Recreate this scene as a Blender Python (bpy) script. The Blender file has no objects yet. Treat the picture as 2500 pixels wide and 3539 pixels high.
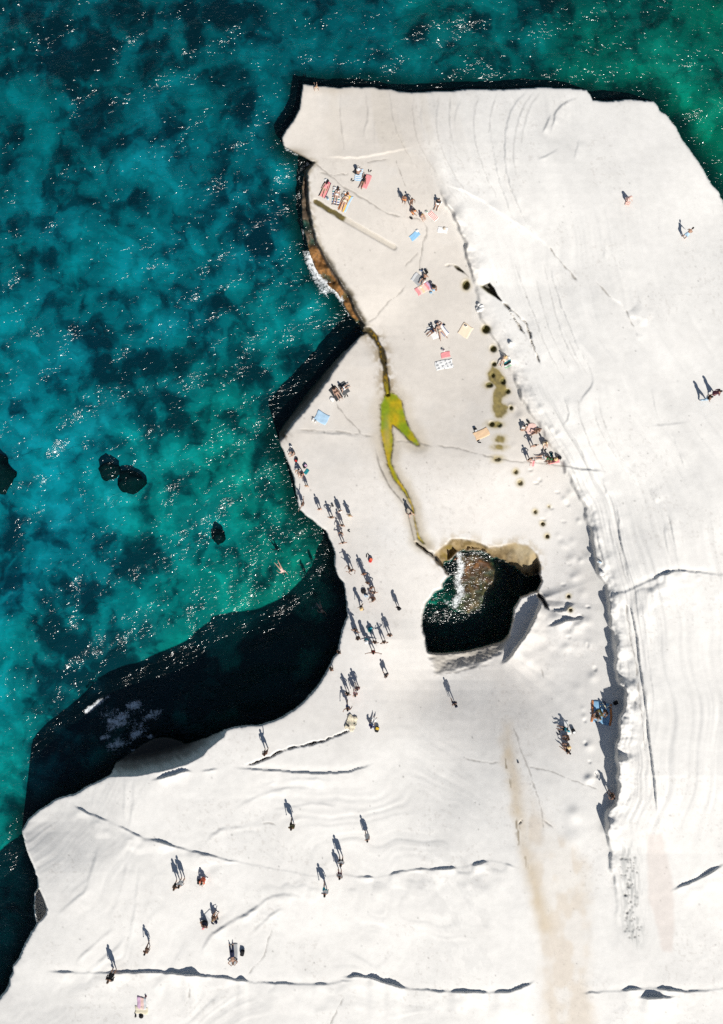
import bpy, bmesh, math, random
import numpy as np
from mathutils import Vector, Matrix

random.seed(11)
rng = np.random.default_rng(7)
scene = bpy.context.scene
COL = scene.collection

# ------------------------------------------------------------------ camera, sky, sun, exposure
CAM_Z = 82.0            # drone height above the sea, metres
FOC = 2400.0            # focal length in pixels of the 2500 x 3539 photograph
CX, CY = 1250.0, 1769.5
cam_data = bpy.data.cameras.new('camera')
cam_data.sensor_fit = 'VERTICAL'
cam_data.sensor_height = 24.0
cam_data.lens = 24.0 * FOC / 3539.0
cam_data.clip_end = 9000
cam_data.clip_start = 0.5
cam = bpy.data.objects.new('camera', cam_data)
COL.objects.link(cam)
cam.location = (0, 0, CAM_Z)
scene.camera = cam

SUN_EL = math.radians(47.0)
SH_AZ = math.radians(22.0)            # shadows fall up and 22 degrees to the left
to_sun = Vector((math.sin(SH_AZ) * math.cos(SUN_EL), -math.cos(SH_AZ) * math.cos(SUN_EL), math.sin(SUN_EL)))
world = bpy.data.worlds.new('World')
scene.world = world
world.use_nodes = True
wn = world.node_tree.nodes
sky = wn.new('ShaderNodeTexSky')
sky.sky_type = 'NISHITA'
sky.sun_disc = False
sky.sun_elevation = SUN_EL
sky.sun_rotation = math.pi - SH_AZ
sky.altitude = 0
sky.dust_density = 0.6
bg = wn['Background']
world.node_tree.links.new(sky.outputs['Color'], bg.inputs['Color'])
bg.inputs['Strength'].default_value = 0.05

sun_data = bpy.data.lights.new('sun', 'SUN')
sun_data.energy = 5.0
sun_data.angle = math.radians(0.53)
sun_data.color = (1.0, 0.958, 0.89)
sun = bpy.data.objects.new('sun', sun_data)
COL.objects.link(sun)
sun.location = (40, -80, 80)
sun.rotation_euler = (-to_sun).to_track_quat('-Z', 'Y').to_euler()

scene.view_settings.view_transform = 'Standard'
scene.view_settings.look = 'None'
scene.view_settings.exposure = 0.09
scene.view_settings.gamma = 1
scene.view_settings.use_curve_mapping = False
scene.cycles.use_denoising = False
scene.cycles.max_bounces = 6
scene.cycles.transparent_max_bounces = 8
scene.cycles.sample_clamp_indirect = 3.0

# ------------------------------------------------------------------ helpers
def mesh_obj(name, verts, faces, mat=None, parent=None, smooth=True, mats=None, midx=None):
    me = bpy.data.meshes.new(name)
    me.from_pydata([tuple(v) for v in verts], [], [tuple(f) for f in faces])
    for m in (mats or ([mat] if mat else [])):
        me.materials.append(m)
    if midx is not None:
        me.polygons.foreach_set('material_index', midx)
    if smooth:
        me.polygons.foreach_set('use_smooth', [True] * len(me.polygons))
    me.update()
    o = bpy.data.objects.new(name, me)
    COL.objects.link(o)
    if parent is not None:
        o.parent = parent
    return o

def tag(o, label=None, cat=None, group=None, kind=None):
    if label: o['label'] = label
    if cat: o['category'] = cat
    if group: o['group'] = group
    if kind: o['kind'] = kind
    return o

def thing(name, label, cat, loc, rz=0.0, group=None):
    o = bpy.data.objects.new(name, None)
    o.empty_display_size = 0.2
    COL.objects.link(o)
    o.location = loc
    o.rotation_euler = (0, 0, rz)
    return tag(o, label, cat, group)

def lattice(seed, n=256):
    return np.random.default_rng(seed).random((n, n))
_LAT = {}
def vnoise(x, y, seed):
    """smooth value noise 0..1"""
    if seed not in _LAT: _LAT[seed] = lattice(seed)
    L = _LAT[seed]
    xi = np.floor(x).astype(int); yi = np.floor(y).astype(int)
    fx = x - xi; fy = y - yi
    fx = fx * fx * fx * (fx * (fx * 6 - 15) + 10); fy = fy * fy * fy * (fy * (fy * 6 - 15) + 10)
    a = L[yi % 256, xi % 256]; b = L[yi % 256, (xi + 1) % 256]
    c = L[(yi + 1) % 256, xi % 256]; d = L[(yi + 1) % 256, (xi + 1) % 256]
    return (a * (1 - fx) + b * fx) * (1 - fy) + (c * (1 - fx) + d * fx) * fy
def fbm(x, y, seed, oct=4, gain=0.5):
    s = 0; a = 1; t = 0
    for k in range(oct):
        s = s + a * vnoise(x * 2 ** k + 17.3 * k, y * 2 ** k + 9.1 * k, seed + k); t += a; a *= gain
    return s / t - 0.5
def sstep(a, b, x):
    t = np.clip((x - a) / (b - a), 0, 1)
    return t * t * (3 - 2 * t)

def seg_dist(X, Y, P, closed=False):
    """unsigned distance, side sign (+ right of travel in image axes), arc parameter"""
    P = np.asarray(P, float)
    Q = np.vstack([P, P[:1]]) if closed else P
    L = np.hypot(*(Q[1:] - Q[:-1]).T); cum = np.concatenate([[0], np.cumsum(L)])
    best = np.full(X.shape, 1e18); sgn = np.ones(X.shape); arc = np.zeros(X.shape)
    for i in range(len(Q) - 1):
        ax, ay = Q[i]; dx, dy = Q[i + 1] - Q[i]
        l2 = dx * dx + dy * dy + 1e-9
        t = np.clip(((X - ax) * dx + (Y - ay) * dy) / l2, 0, 1)
        ex = X - ax - t * dx; ey = Y - ay - t * dy
        d2 = ex * ex + ey * ey
        m = d2 < best
        best = np.where(m, d2, best)
        sgn = np.where(m, np.where(ex * -dy + ey * dx >= 0, 1.0, -1.0), sgn)
        arc = np.where(m, cum[i] + t * L[i], arc)
    return np.sqrt(best), sgn, arc, cum[-1]

def inside(X, Y, P):
    P = np.asarray(P, float); c = np.zeros(X.shape, bool)
    j = len(P) - 1
    for i in range(len(P)):
        xi, yi = P[i]; xj, yj = P[j]
        if yi != yj:
            m = ((yi > Y) != (yj > Y)) & (X < (xj - xi) * (Y - yi) / (yj - yi) + xi)
            c ^= m
        j = i
    return c

def poly_sd(P, pad=80):
    """signed distance (positive inside) on the grid, far outside = -pad"""
    P = np.asarray(P, float)
    out = np.full(GX.shape, -float(pad))
    c0, c1 = np.searchsorted(gx, [P[:, 0].min() - pad, P[:, 0].max() + pad])
    r0, r1 = np.searchsorted(gy, [P[:, 1].min() - pad, P[:, 1].max() + pad])
    if c1 <= c0 or r1 <= r0: return out
    X, Y = GX[r0:r1, c0:c1], GY[r0:r1, c0:c1]
    d = seg_dist(X, Y, P, True)[0]
    out[r0:r1, c0:c1] = np.where(inside(X, Y, P), d, -d)
    return out

# ------------------------------------------------------------------ materials
def new_mat(name):
    m = bpy.data.materials.new(name); m.use_nodes = True
    nt = m.node_tree
    return m, nt, nt.nodes['Principled BSDF'], nt.nodes['Material Output']
def nd(nt, typ, **kw):
    n = nt.nodes.new(typ)
    for k, v in kw.items():
        if k in n.inputs: n.inputs[k].default_value = v
        else: setattr(n, k, v)
    return n
def mixc(nt, a, b, fac, mode='MIX'):
    n = nt.nodes.new('ShaderNodeMix'); n.data_type = 'RGBA'; n.blend_type = mode
    for i, v in ((0, fac), (6, a), (7, b)):
        if hasattr(v, 'is_output') or hasattr(v, 'links'): nt.links.new(v, n.inputs[i])
        else: n.inputs[i].default_value = v
    return n.outputs[2]
def srgb(r, g, b):
    f = lambda c: (c / 255 / 12.92) if c / 255 <= 0.04045 else ((c / 255 + 0.055) / 1.055) ** 2.4
    return (f(r), f(g), f(b), 1.0)
# ------------------------------------------------------------------ the rock: outline and relief
STEP = 3.5
gx = np.arange(-110, 2611, STEP); gy = np.arange(-40, 3651, STEP)
gx = gx + 0.0; gy = gy[gy > 230]
GX, GY = np.meshgrid(gx, gy)

OUT = [(1047,291),(1103,298),(1174,304),(1218,299),(1251,303),(1285,299),(1311,307),(1348,308),(1374,316),(1429,320),(1470,317),(1502,315),
 (1561,315),(1624,308),(1679,310),(1746,310),(1805,306),(1861,303),(1915,304),(1968,306),(2026,311),(2040,326),(2048,345),(2085,352),(2129,348),
 (2177,343),(2218,348),(2259,351),(2274,368),(2279,383),(2301,396),(2333,435),(2359,485),(2399,538),(2433,590),(2455,631),(2481,662),(2500,701),
 (2560,800),(2700,900),(2700,3720),(-180,3720),(-130,3600),(-60,3510),(0,3450),(16,3428),(33,3404),(37,3379),(45,3358),(49,3333),(68,3309),(87,3263),
 (114,3217),(130,3191),(122,3165),(121,3133),(122,3100),(122,3088),(134,3070),(131,3033),(114,2984),(92,2928),(82,2888),(79,2863),(102,2829),
 (136,2799),(191,2766),(210,2757),(228,2752),(256,2745),(308,2714),(342,2700),(380,2680),(389,2671),(405,2634),(451,2603),(488,2576),(534,2554),
 (577,2548),(642,2570),(688,2560),(750,2536),(781,2521),(811,2514),(850,2508),(890,2507),(952,2489),(986,2472),(1021,2450),(1050,2425),(1082,2390),
 (1107,2358),(1124,2331),(1144,2296),(1149,2279),(1166,2258),(1173,2225),(1179,2200),(1186,2169),(1202,2132),(1199,2087),(1194,2048),(1191,2016),
 (1173,1999),(1165,1981),(1158,1949),(1160,1915),(1155,1895),(1144,1870),(1126,1833),(1083,1799),(1039,1762),(1032,1744),(1026,1700),(1016,1648),
 (1002,1611),(984,1568),(972,1540),(968,1524),(966,1494),(977,1476),(1015,1420),(1055,1366),(1100,1312),(1150,1255),(1195,1210),(1228,1180),
 (1246,1160),(1259,1153),(1243,1127),(1210,1090),(1185,1047),(1166,1010),(1132,985),(1102,952),(1083,912),(1068,868),(1064,854),(1049,787),
 (1042,728),(1042,673),(1046,632),(1052,589),(1073,566),(1083,560),(1055,546),(1021,528),(987,509),(980,502),(974,476),(992,446),(1015,416),(1037,376),(1042,331)]
POOL = [(1551,1990),(1527,2017),(1532,2034),(1505,2042),(1475,2081),(1459,2126),(1458,2159),(1470,2204),(1478,2254),(1522,2258),(1603,2251),
 (1678,2234),(1739,2214),(1763,2187),(1770,2156),(1776,2105),(1800,2064),(1834,2049),(1858,2044),(1871,2007),(1865,1978),(1827,1993),(1807,1983),
 (1783,1963),(1739,1936),(1705,1925),(1671,1902),(1637,1897),(1580,1905),(1560,1930),(1536,1942),(1531,1960)]

# smooth base surface through control points (px, py, metres above the sea)
CTRL = np.array([
 (1060,310,2.2),(1000,470,2.2),(1200,330,1.7),(1500,330,1.6),(1800,325,1.6),(2030,330,1.6),(2200,365,1.6),(2300,420,1.9),(2400,560,2.6),(2500,740,3.0),
 (1300,500,2.7),(1600,500,3.1),(1900,600,4.0),(2200,700,4.6),(2350,1000,6.2),(2500,1300,7.6),(2000,900,5.0),(1750,800,4.0),(1850,1100,4.9),
 (2450,1800,9.3),(2450,2300,9.6),(2300,2800,11.0),(2450,3200,12.2),(2200,3560,13),(2100,1500,7.0),(2250,2000,8.4),(2250,2500,9.4),(2000,1300,6.2),
 (1100,640,2.5),(1200,800,2.6),(1300,1000,2.5),(1150,900,2.3),(1290,1150,1.6),(1480,900,3),(1500,1150,2.9),(1240,1230,2.4),(1650,1300,3.6),(1680,1600,4.6),
 (1400,1500,3.0),(1330,1400,2.7),(1000,1500,3.4),(1050,1620,3.9),(1250,1650,4.2),(1150,1850,5.0),(1300,1900,5.2),(1440,1750,3.6),(1530,2330,4.3),(1660,2310,4.2),(1400,2150,5.6),(1200,2130,6.9),(1350,2200,7.1),
 (1200,2350,7.9),(1300,2500,8.6),(1600,2480,6.2),(1700,1850,3.8),(1900,1850,4.8),(1900,2200,5.6),(2000,2500,8.2),(1960,1750,5.4),(1600,2720,8.8),(1000,2520,9.1),
 (880,2560,9.2),(700,2680,9.3),(430,2720,8.8),(340,2760,7.9),(150,2850,6.2),(100,2930,6.8),(300,3000,9.4),(200,3300,10.0),(40,3420,9.8),(-80,3640,11),
 (400,3500,11.6),(800,3200,11.6),(1200,3000,11.2),(1200,3560,13),(1800,3000,10.8),(1800,3560,12.8),(1010,2800,10.3),(600,2900,10.1),(800,3560,13),(2500,3640,13.6),(2000,3000,10.9)], float)
def rbf(X, Y):
    c = CTRL[:, :2] / 1000; n = len(c)
    U = lambda r2: 0.5 * r2 * np.log(r2 + 1e-9)
    K = U(((c[:, None] - c[None]) ** 2).sum(-1)) + np.eye(n) * 0.002
    Pm = np.hstack([np.ones((n, 1)), c])
    A = np.block([[K, Pm], [Pm.T, np.zeros((3, 3))]])
    w = np.linalg.solve(A, np.concatenate([CTRL[:, 2], np.zeros(3)]))
    z = w[n] + w[n + 1] * X / 1000 + w[n + 2] * Y / 1000
    for i in range(n):
        z = z + w[i] * U((X / 1000 - c[i, 0]) ** 2 + (Y / 1000 - c[i, 1]) ** 2)
    return z
cgx = np.arange(-160, 2700, 35.0); cgy = np.arange(180, 3720, 35.0)
CB = rbf(*np.meshgrid(cgx, cgy))
def bil(A, gx0, gy0, st, X, Y):
    fx = np.clip((X - gx0) / st, 0, A.shape[1] - 1.001); fy = np.clip((Y - gy0) / st, 0, A.shape[0] - 1.001)
    xi = fx.astype(int); yi = fy.astype(int); fx = fx - xi; fy = fy - yi
    return (A[yi, xi] * (1 - fx) + A[yi, xi + 1] * fx) * (1 - fy) + (A[yi + 1, xi] * (1 - fx) + A[yi + 1, xi + 1] * fx) * fy
Z = bil(CB, -160, 180, 35.0, GX, GY)
ZB = Z.copy()

# broad undulation and bedding
Z += 0.40 * fbm(GX / 300, GY / 300, 31, 2)
Z += 0.045 * fbm(GX / 70, GY / 70, 41, 3)
# fine terraces that follow the bedding, like contour lines
warp = fbm(GX / 300, GY / 300, 51, 3) * 2.2 + fbm(GX / 60, GY / 60, 55, 2) * 0.10
south = sstep(2450, 2650, GY) * (1 - sstep(1500, 1750, GX)) + 0.6 * sstep(2600, 3000, GY) * sstep(1900, 2200, GX)
lv = ZB * 1.0 + warp + 0.0006 * GX
sm_ = .25 + .75 * sstep(-.1, .2, fbm(GX / 140, GY / 140, 65, 3))
Z += south * sm_ * (0.055 * (vnoise(lv * 3.2, lv * 0, 61) - 0.5) + 0.04 * (vnoise(lv * 9, lv * 0, 62) - 0.5))
# bedding lines of the north east slab run along the long ridge
RIDGE = [(1440,300),(1470,460),(1516,640),(1553,717),(1600,820),(1640,960),(1659,1092),(1692,1130),(1716,1184),(1750,1240),(1772,1290),(1796,1340),(1812,1385),
 (1830,1420),(1860,1462),(1895,1530),(1930,1580),(1972,1662),(1985,1700),(2008,1736),(2026,1765),(2036,1815),(2045,1855),(2056,1910),(2070,1955),
 (2078,1990),(2092,2030),(2103,2065),(2105,2110),(2114,2170),(2124,2230),(2131,2290),(2136,2362),(2160,2385),(2156,2450),(2144,2504),(2146,2535),(2128,2566),
 (2142,2637),(2132,2674),(2138,2735),(2122,2775),(2100,2806),(2096,2840),(2110,2950),(2130,3100),(2140,3300)]
def smooth_line(P, n=4):
    P = np.asarray(P, float)
    for _ in range(n):
        Q = np.empty((2 * len(P) - 2, 2)); Q[0::2] = P[:-1] * .75 + P[1:] * .25; Q[1::2] = P[:-1] * .25 + P[1:] * .75
        P = np.vstack([P[:1], Q, P[-1:]])
        if len(P) > 130: break
    return P
RS = np.asarray(RIDGE, float).copy()
for _ in range(3): RS[1:-1] = RS[:-2] * .25 + RS[1:-1] * .5 + RS[2:] * .25
rd, rs, ra, rl = seg_dist(GX, GY, smooth_line(RIDGE, 1))
rd2, rs2, ra2, rl2 = seg_dist(GX, GY, smooth_line(RS[::2], 2))
xr = np.interp(GY, np.asarray(RS)[:, 1], np.asarray(RS)[:, 0])
rsw = (GX - xr) * .88
rsd = -rs * rd                                   # + on the east (upper) side
ne = sstep(0, 40, rsd) * (1 - sstep(450, 800, rsd)) * (1 - sstep(2700, 3000, GY)) * (.35 + .65 * vnoise(GX / 160, GY / 160, 77))
sv = rsw + 90 * fbm(GX / 330, GY / 330, 71, 2)
Z += ne * (0.22 * (vnoise(sv / 42, sv * 0, 72) - 0.5) + 0.11 * (vnoise(sv / 14, GY / 400, 73) - 0.5) + 0.025 * (vnoise(sv / 6, GY / 300, 74) - 0.5))
# the ridge scarp itself: height grows to the south, then dies away
hr = np.interp(GY, [300, 640, 720, 900, 990, 1100, 1390, 1530, 1800, 2000, 2200, 2420, 2560, 2680, 2800, 2950, 3200], [0, .08, .28, .35, .25, .42, .65, .55, .75, .95, 1.1, 1.7, 1.9, 1.9, 1.3, .35, 0])
near_r = np.exp(-(rsd / 45) ** 2)
lump = 1 + near_r * (.9 * fbm(GX / 44, GY / 44, 81, 1) + .25 * fbm(GX / 14, GY / 14, 82, 2))
wob = 22 * fbm(GX / 46, GY / 46, 83, 2) + 4 * fbm(GX / 10, GY / 14, 85, 2)
up = np.where(rsd > -60, sstep(-8, 8, rsd + wob), 0)
Z += up * hr * lump * (.55 + .45 * np.exp(-np.maximum(rsd, 0) / 70)) * (1 - 0.9 * sstep(120, 560, rsd))
Z += up * np.interp(GY, [640, 740, 860, 930, 985], [0, .55, .7, .75, 0]) * lump * np.exp(-np.maximum(rsd, 0) / 38)

band = sstep(2, 16, rsd) * (1 - sstep(85, 125, rsd)) * sstep(1250, 1450, GY) * (1 - sstep(2750, 2950, GY))
Z += band * (.16 * (vnoise(rsd / 13, GY / 500, 75) - .5) + .10 * (vnoise(rsd / 5.5, GY / 300, 76) - .5))
def window(P, pad):
    P = np.asarray(P, float)
    c0, c1 = np.searchsorted(gx, [P[:, 0].min() - pad, P[:, 0].max() + pad])
    r0, r1 = np.searchsorted(gy, [P[:, 1].min() - pad, P[:, 1].max() + pad])
    return slice(r0, r1), slice(c0, c1)
CRK = np.zeros(GX.shape)
def scarp(P, h, side='R', L=40, w=2.5, mod=0.5, f=26, seed=90, dig=0.0, wobble=7, scale=.45, lumps=()):
    """a step in the rock: one side stands higher at the line and ramps away over L"""
    h = h * scale; dig = dig * scale
    P = smooth_line(P, 1)
    sl = window(P, 4 * L + 10)
    X, Y = GX[sl], GY[sl]
    d, s, a, tot = seg_dist(X, Y, P)
    sd = d * (s if side == 'R' else -s) + wobble * fbm(X / 22, Y / 22, seed + 5, 3)
    tp = sstep(0, min(80, tot * .35), a) * sstep(0, min(80, tot * .35), tot - a)
    nz = fbm(X / f / 2.2, Y / f / 2.2, seed, 2)
    hh = h * tp * (np.clip(1 + 3.0 * mod * nz, 0, 3) if mod < .8 else np.clip(.30 + 5.5 * nz, .12, 2.2))
    for lx, lwid, lh in lumps: hh = hh + lh * np.exp(-np.abs((X - lx + 5 * nz) / lwid) ** 3)
    Z[sl] += hh * (sstep(-w, w, sd) * np.exp(-np.maximum(sd, 0) / L)) - dig * tp * np.exp(-(np.minimum(sd + w, 0) / 14) ** 2) * (sd < w)
def crack(P, depth, w=2.6, mod=0.4, seed=95):
    P = smooth_line(P, 1)
    sl = window(P, 30)
    X, Y = GX[sl], GY[sl]
    d, s, a, tot = seg_dist(X, Y, P)
    d = np.abs(d * s + 9 * fbm(X / 20, Y / 20, seed, 3))
    tp = sstep(0, 18, a) * sstep(0, 18, tot - a) * np.clip(1 + 2.5 * mod * fbm(X / 24, Y / 24, seed + 1, 2), 0, 2)
    g = tp * np.exp(-(d / (w * np.clip(tp, .5, 1.4))) ** 2)
    Z[sl] -= depth * g * (1 if depth > .3 else .25)
    CRK[sl] = np.maximum(CRK[sl], np.clip(g, 0, 1) * min(1, (.55 if depth > .05 else .16) + depth))
def pit(x, y, r, depth, ry=None):
    sl = window([(x, y)], 3 * r)
    q = np.hypot((GX[sl] - x) / r, (GY[sl] - y) / (ry or r))
    Z[sl] -= depth * (1 - sstep(0.55, 1.1, q))
def bump(x, y, r, h, ry=None):
    sl = window([(x, y)], 3 * r)
    q = np.hypot((GX[sl] - x) / r, (GY[sl] - y) / (ry or r))
    Z[sl] += h * np.exp(-q ** 2 * 1.4)

scarp([(228,2770),(250,2783),(330,2822),(400,2848),(432,2862),(480,2888),(560,2913),(620,2930),(700,2950),(760,2965),(800,2975),(880,2990),(960,3003),(1000,3010),
 (1090,3030),(1130,3030),(1165,3022),(1200,3025),(1280,3033),(1330,3030),(1370,3015),(1440,3002),(1500,3004),(1570,3000),(1640,2990),(1690,2975),(1720,2975),(1760,2990),(1805,3003)], .55, 'R', 60, seed=101, dig=.05, mod=.9, scale=.20)
scarp([(150,3358),(300,3360),(400,3362),(460,3360),(520,3358),(600,3362),(680,3372),(760,3375),(850,3390),(880,3395),(960,3398),(1060,3400),(1110,3402),(1200,3390),(1260,3380)], .95, 'R', 70, seed=111, scale=.10, dig=.3, mod=.9, f=34, lumps=((490,29,0.11),(535,34,0.18),(600,23,0.15),(655,27,0.42),(690,34,0.15),(770,34,0.08),(838,16,0.21),(960,46,0.08),))
scarp([(1190,3376),(1260,3372),(1330,3395),(1400,3415),(1550,3428),(1700,3430),(1780,3425),(1860,3385)], .85, 'R', 60, seed=113, scale=.10, dig=.3, mod=.9, f=34, lumps=((1235,34,0.23),(1300,25,0.38),(1360,34,0.40),(1480,46,0.06),(1592,29,0.25),(1740,27,0.21),(1800,34,0.21),))
scarp([(2020,3433),(2100,3425),(2200,3418),(2260,3412),(2340,3425),(2420,3425),(2500,3415),(2600,3410)], .75, 'R', 50, seed=117, scale=.10, dig=.3, mod=.95, f=34, lumps=((2050,27,0.08),(2185,29,0.23),(2305,29,0.17),(2420,34,0.06),))
scarp([(2200,3446),(2240,3449),(2290,3450),(2350,3442)], .9, 'R', 40, seed=118, scale=.2, dig=.2, lumps=((2258,34,0.34),))
crack([(850,2646),(881,2635),(936,2615),(973,2595),(1004,2586),(1041,2579),(1066,2573),(1090,2566),(1112,2561),(1137,2552),(1155,2548),(1174,2538),(1214,2521)], .45, 2.2, .85, 121)
scarp([(850,2646),(936,2615),(1004,2586),(1066,2573),(1112,2561),(1155,2548),(1214,2521)], .10, 'R', 40, seed=122)
scarp([(515,2700),(565,2684),(611,2671),(642,2662),(675,2668)], .6, 'R', 26, seed=123, dig=.2)
scarp([(690,2665),(720,2660),(760,2660)], .2, 'R', 20, seed=124)
scarp([(800,2650),(870,2658),(960,2662),(1030,2668),(1100,2671),(1180,2671),(1240,2658),(1300,2635)], .2, 'R', 60, seed=125, dig=.15, mod=.7)
scarp([(2090,2075),(2130,2052),(2170,2040),(2227,2013),(2263,2000),(2285,1985),(2307,1981),(2340,1968),(2381,1975),(2436,1980),(2520,1988)], .85, 'R', 60, seed=127, dig=.25, mod=.9, scale=.30, lumps=((2300,40,.16),(2390,40,.06)))
scarp([(2310,3084),(2362,3059),(2399,3044),(2455,3015),(2520,2975)], .8, 'R', 50, seed=129, dig=.1, mod=.5, scale=.3)
scarp([(2165,2055),(2183,2107),(2196,2166),(2207,2233),(2211,2288),(2222,2362),(2235,2450),(2241,2520),(2245,2566),(2257,2643),(2265,2720),(2272,2830)], .75, 'L', 50, seed=131, dig=.1, mod=.25, f=80, wobble=4, scale=.36)
crack([(2163,2080),(2181,2215),(2196,2277),(2207,2374),(2220,2492),(2228,2600)], .18, 2.2, .8, 133)
scarp([(2211,2055),(2229,2159),(2248,2325),(2266,2455)], .14, 'L', 40, seed=134)
crack([(1735,1041),(1759,1066),(1776,1096),(1796,1126),(1818,1163)], .4, 2.2, .6, 141)
crack([(1735,1041),(1757,1060),(1782,1084),(1814,1111),(1829,1144),(1840,1189),(1851,1222),(1870,1259)], .4, 2.4, .8, 142)
scarp([(1814,1111),(1829,1144),(1840,1189),(1851,1222),(1880,1275)], .3, 'L', 40, seed=143)
scarp([(1524,636),(1598,658),(1650,684),(1709,721),(1760,757),(1830,800),(1900,855),(1922,889)], .22, 'L', 40, seed=145, mod=.6)
crack([(1895,848),(1922,889),(1959,926),(1978,948),(1998,972)], .30, 2.2, .8, 146)
scarp([(2050,962),(2092,1007),(2118,1035),(2144,1048),(2170,1092),(2192,1133),(2203,1170),(2222,1188)], .45, 'L', 40, seed=147, mod=.8, dig=.1)
crack([(2059,970),(2092,1007),(2118,1035)], .2, 2.2, .8, 148)
crack([(2160,1062),(2170,1092),(2192,1133)], .2, 2.2, .8, 149)
for P, h in (([(1690,420),(1702,499),(1716,584),(1731,640),(1757,714),(1783,770),(1840,850)], .25), ([(1831,307),(1772,362),(1746,447),(1746,530),(1750,590),(1757,618),(1783,695),(1820,769),(1870,850)], .3),
             ([(1997,337),(1949,355),(1920,388),(1909,436),(1905,470)], .5), ([(1905,388),(1890,425),(1873,465)], .5), ([(1940,508),(1886,540),(1850,556)], .25), ([(2000,480),(1990,530),(1985,560)], .2),
             ([(1907,905),(1907,948),(1925,1003),(1944,1066),(1966,1115),(1985,1174),(2018,1233),(2044,1277),(2053,1330)], .28), ([(2052,1295),(2048,1330),(2022,1365),(1995,1400)], .3),
             ([(2040,1400),(2059,1441),(2081,1496),(2111,1548),(2140,1596),(2177,1637),(2207,1677),(2225,1690)], .25), ([(2240,1690),(2262,1729),(2270,1745)], .25), ([(2296,1748),(2318,1800),(2329,1862),(2342,1935)], .35),
             ([(2294,1800),(2303,1881),(2314,1932)], .25), ([(1948,1370),(1959,1400),(1970,1437),(1941,1478)], .3), ([(1963,1459),(1966,1481),(1992,1522),(2011,1559),(2033,1622)], .3),
             ([(2077,1652),(2092,1681),(2094,1718)], .3), ([(2111,1729),(2138,1770),(2140,1844),(2155,1918),(2174,2000),(2184,2030)], .45), ([(2055,1790),(2066,1860),(2085,1930),(2100,1990)], .25),
             ([(2248,1330),(2262,1400),(2285,1468)], .2), ([(2320,1490),(2345,1560),(2370,1625)], .2), ([(2090,820),(2092,860),(2085,900)], .18), ([(1300,370),(1292,450),(1300,540)], .08), ([(1380,330),(1372,400),(1400,520),(1460,620)], .10),
             ([(1470,330),(1450,400),(1480,500),(1540,600),(1600,700)], .12), ([(1600,330),(1570,400),(1580,470)], .10)):
    scarp(P, h * 1.0, 'L', 30, seed=int(P[0][0]), mod=.5, w=2.5)
for P in ([(1430,320),(1420,400),(1450,500),(1510,600),(1580,700)],[(1520,320),(1500,420),(1530,520),(1580,620),(1640,720)],[(1560,318),(1545,420),(1575,520),(1620,600)],[(1665,310),(1632,380),(1640,480),(1680,600),(1715,690)],
          [(1345,312),(1350,400),(1380,480),(1440,570)],[(1180,310),(1170,400),(1185,480),(1195,530)],[(1262,305),(1268,400),(1255,480)],[(1720,312),(1690,390),(1690,470)],[(1850,310),(1800,370),(1780,450),(1778,540),(1790,620)],
          [(1870,312),(1825,370),(1805,440),(1805,520)],[(1880,900),(1895,1000),(1920,1090),(1960,1190),(2010,1290)],[(1850,960),(1870,1060),(1910,1160),(1960,1260),(2000,1330)],[(1780,900),(1800,980),(1850,1100),(1900,1220),(1950,1320)],
          [(1950,1130),(1990,1220),(2030,1300)],[(2060,1370),(2090,1460),(2130,1560),(2190,1640)],[(1990,1370),(2010,1450),(2050,1560),(2090,1640)],[(2130,1850),(2140,1930),(2160,2010)],[(2105,1770),(2115,1850),(2135,1930),(2150,2000)]):
    P = [(x + 6 * math.sin(y * .02), y) for x, y in P]
    scarp(P, .16, 'L', 16, seed=int(P[0][0]) + 7, mod=.7, w=2.2)
    crack(P, .04, 1.6, .9, int(P[0][0]) + 9)
scarp([(1944,1607),(2007,1622),(2059,1624),(2092,1629)], .4, 'R', 40, seed=161, dig=.2, mod=.7)
scarp([(2245,1470),(2310,1468),(2390,1457)], .2, 'R', 40, seed=162)
for P, h, L in (([(433,2683),(430,2770),(427,2850)],.12,14),([(465,2683),(458,2780),(449,2861)],.14,14),([(330,2710),(322,2760),(314,2807)],.10,14),([(487,2948),(476,3050),(465,3153),(444,3272)],.10,16),([(449,2937),(425,3040),(400,3142)],.07,14),
                ([(346,2904),(330,2960),(314,3013),(298,3078),(254,3115),(206,3153),(179,3175)],.14,18),([(400,3197),(357,3240),(303,3283),(270,3316),(260,3348)],.16,18),([(444,3229),(400,3283),(346,3316),(325,3348)],.14,18),
                ([(1060,3110),(995,3088),(930,3099),(866,3153),(800,3186),(746,3218),(714,3251),(692,3316)],.20,40),([(1000,3140),(950,3150),(900,3200),(850,3240)],.14,20),([(866,2867),(811,2856),(746,2872),(703,2926)],.10,24),([(1120,2740),(1050,2720),(960,2728),(870,2760),(800,2800)],.10,20),
                ([(1180,2790),(1100,2775),(1010,2790),(920,2800)],.10,20),([(1020,2880),(1000,2850),(1030,2835),(1075,2830)],.10,16),([(1150,2700),(1080,2690),(980,2695),(880,2720)],.08,18)):
    scarp(P, h * 1.5, 'L', L, seed=int(P[0][0]) + 31, mod=.7, w=7)
for P in ([(941,3207),(925,3260),(909,3316),(880,3340),(855,3370)],[(1190,3440),(1160,3500),(1130,3560)],[(640,3480),(660,3440),(650,3380)],[(900,2850),(935,2842),(960,2856)]): crack(P, .12, 2, .8, int(P[0][0]) + 5)
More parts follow.
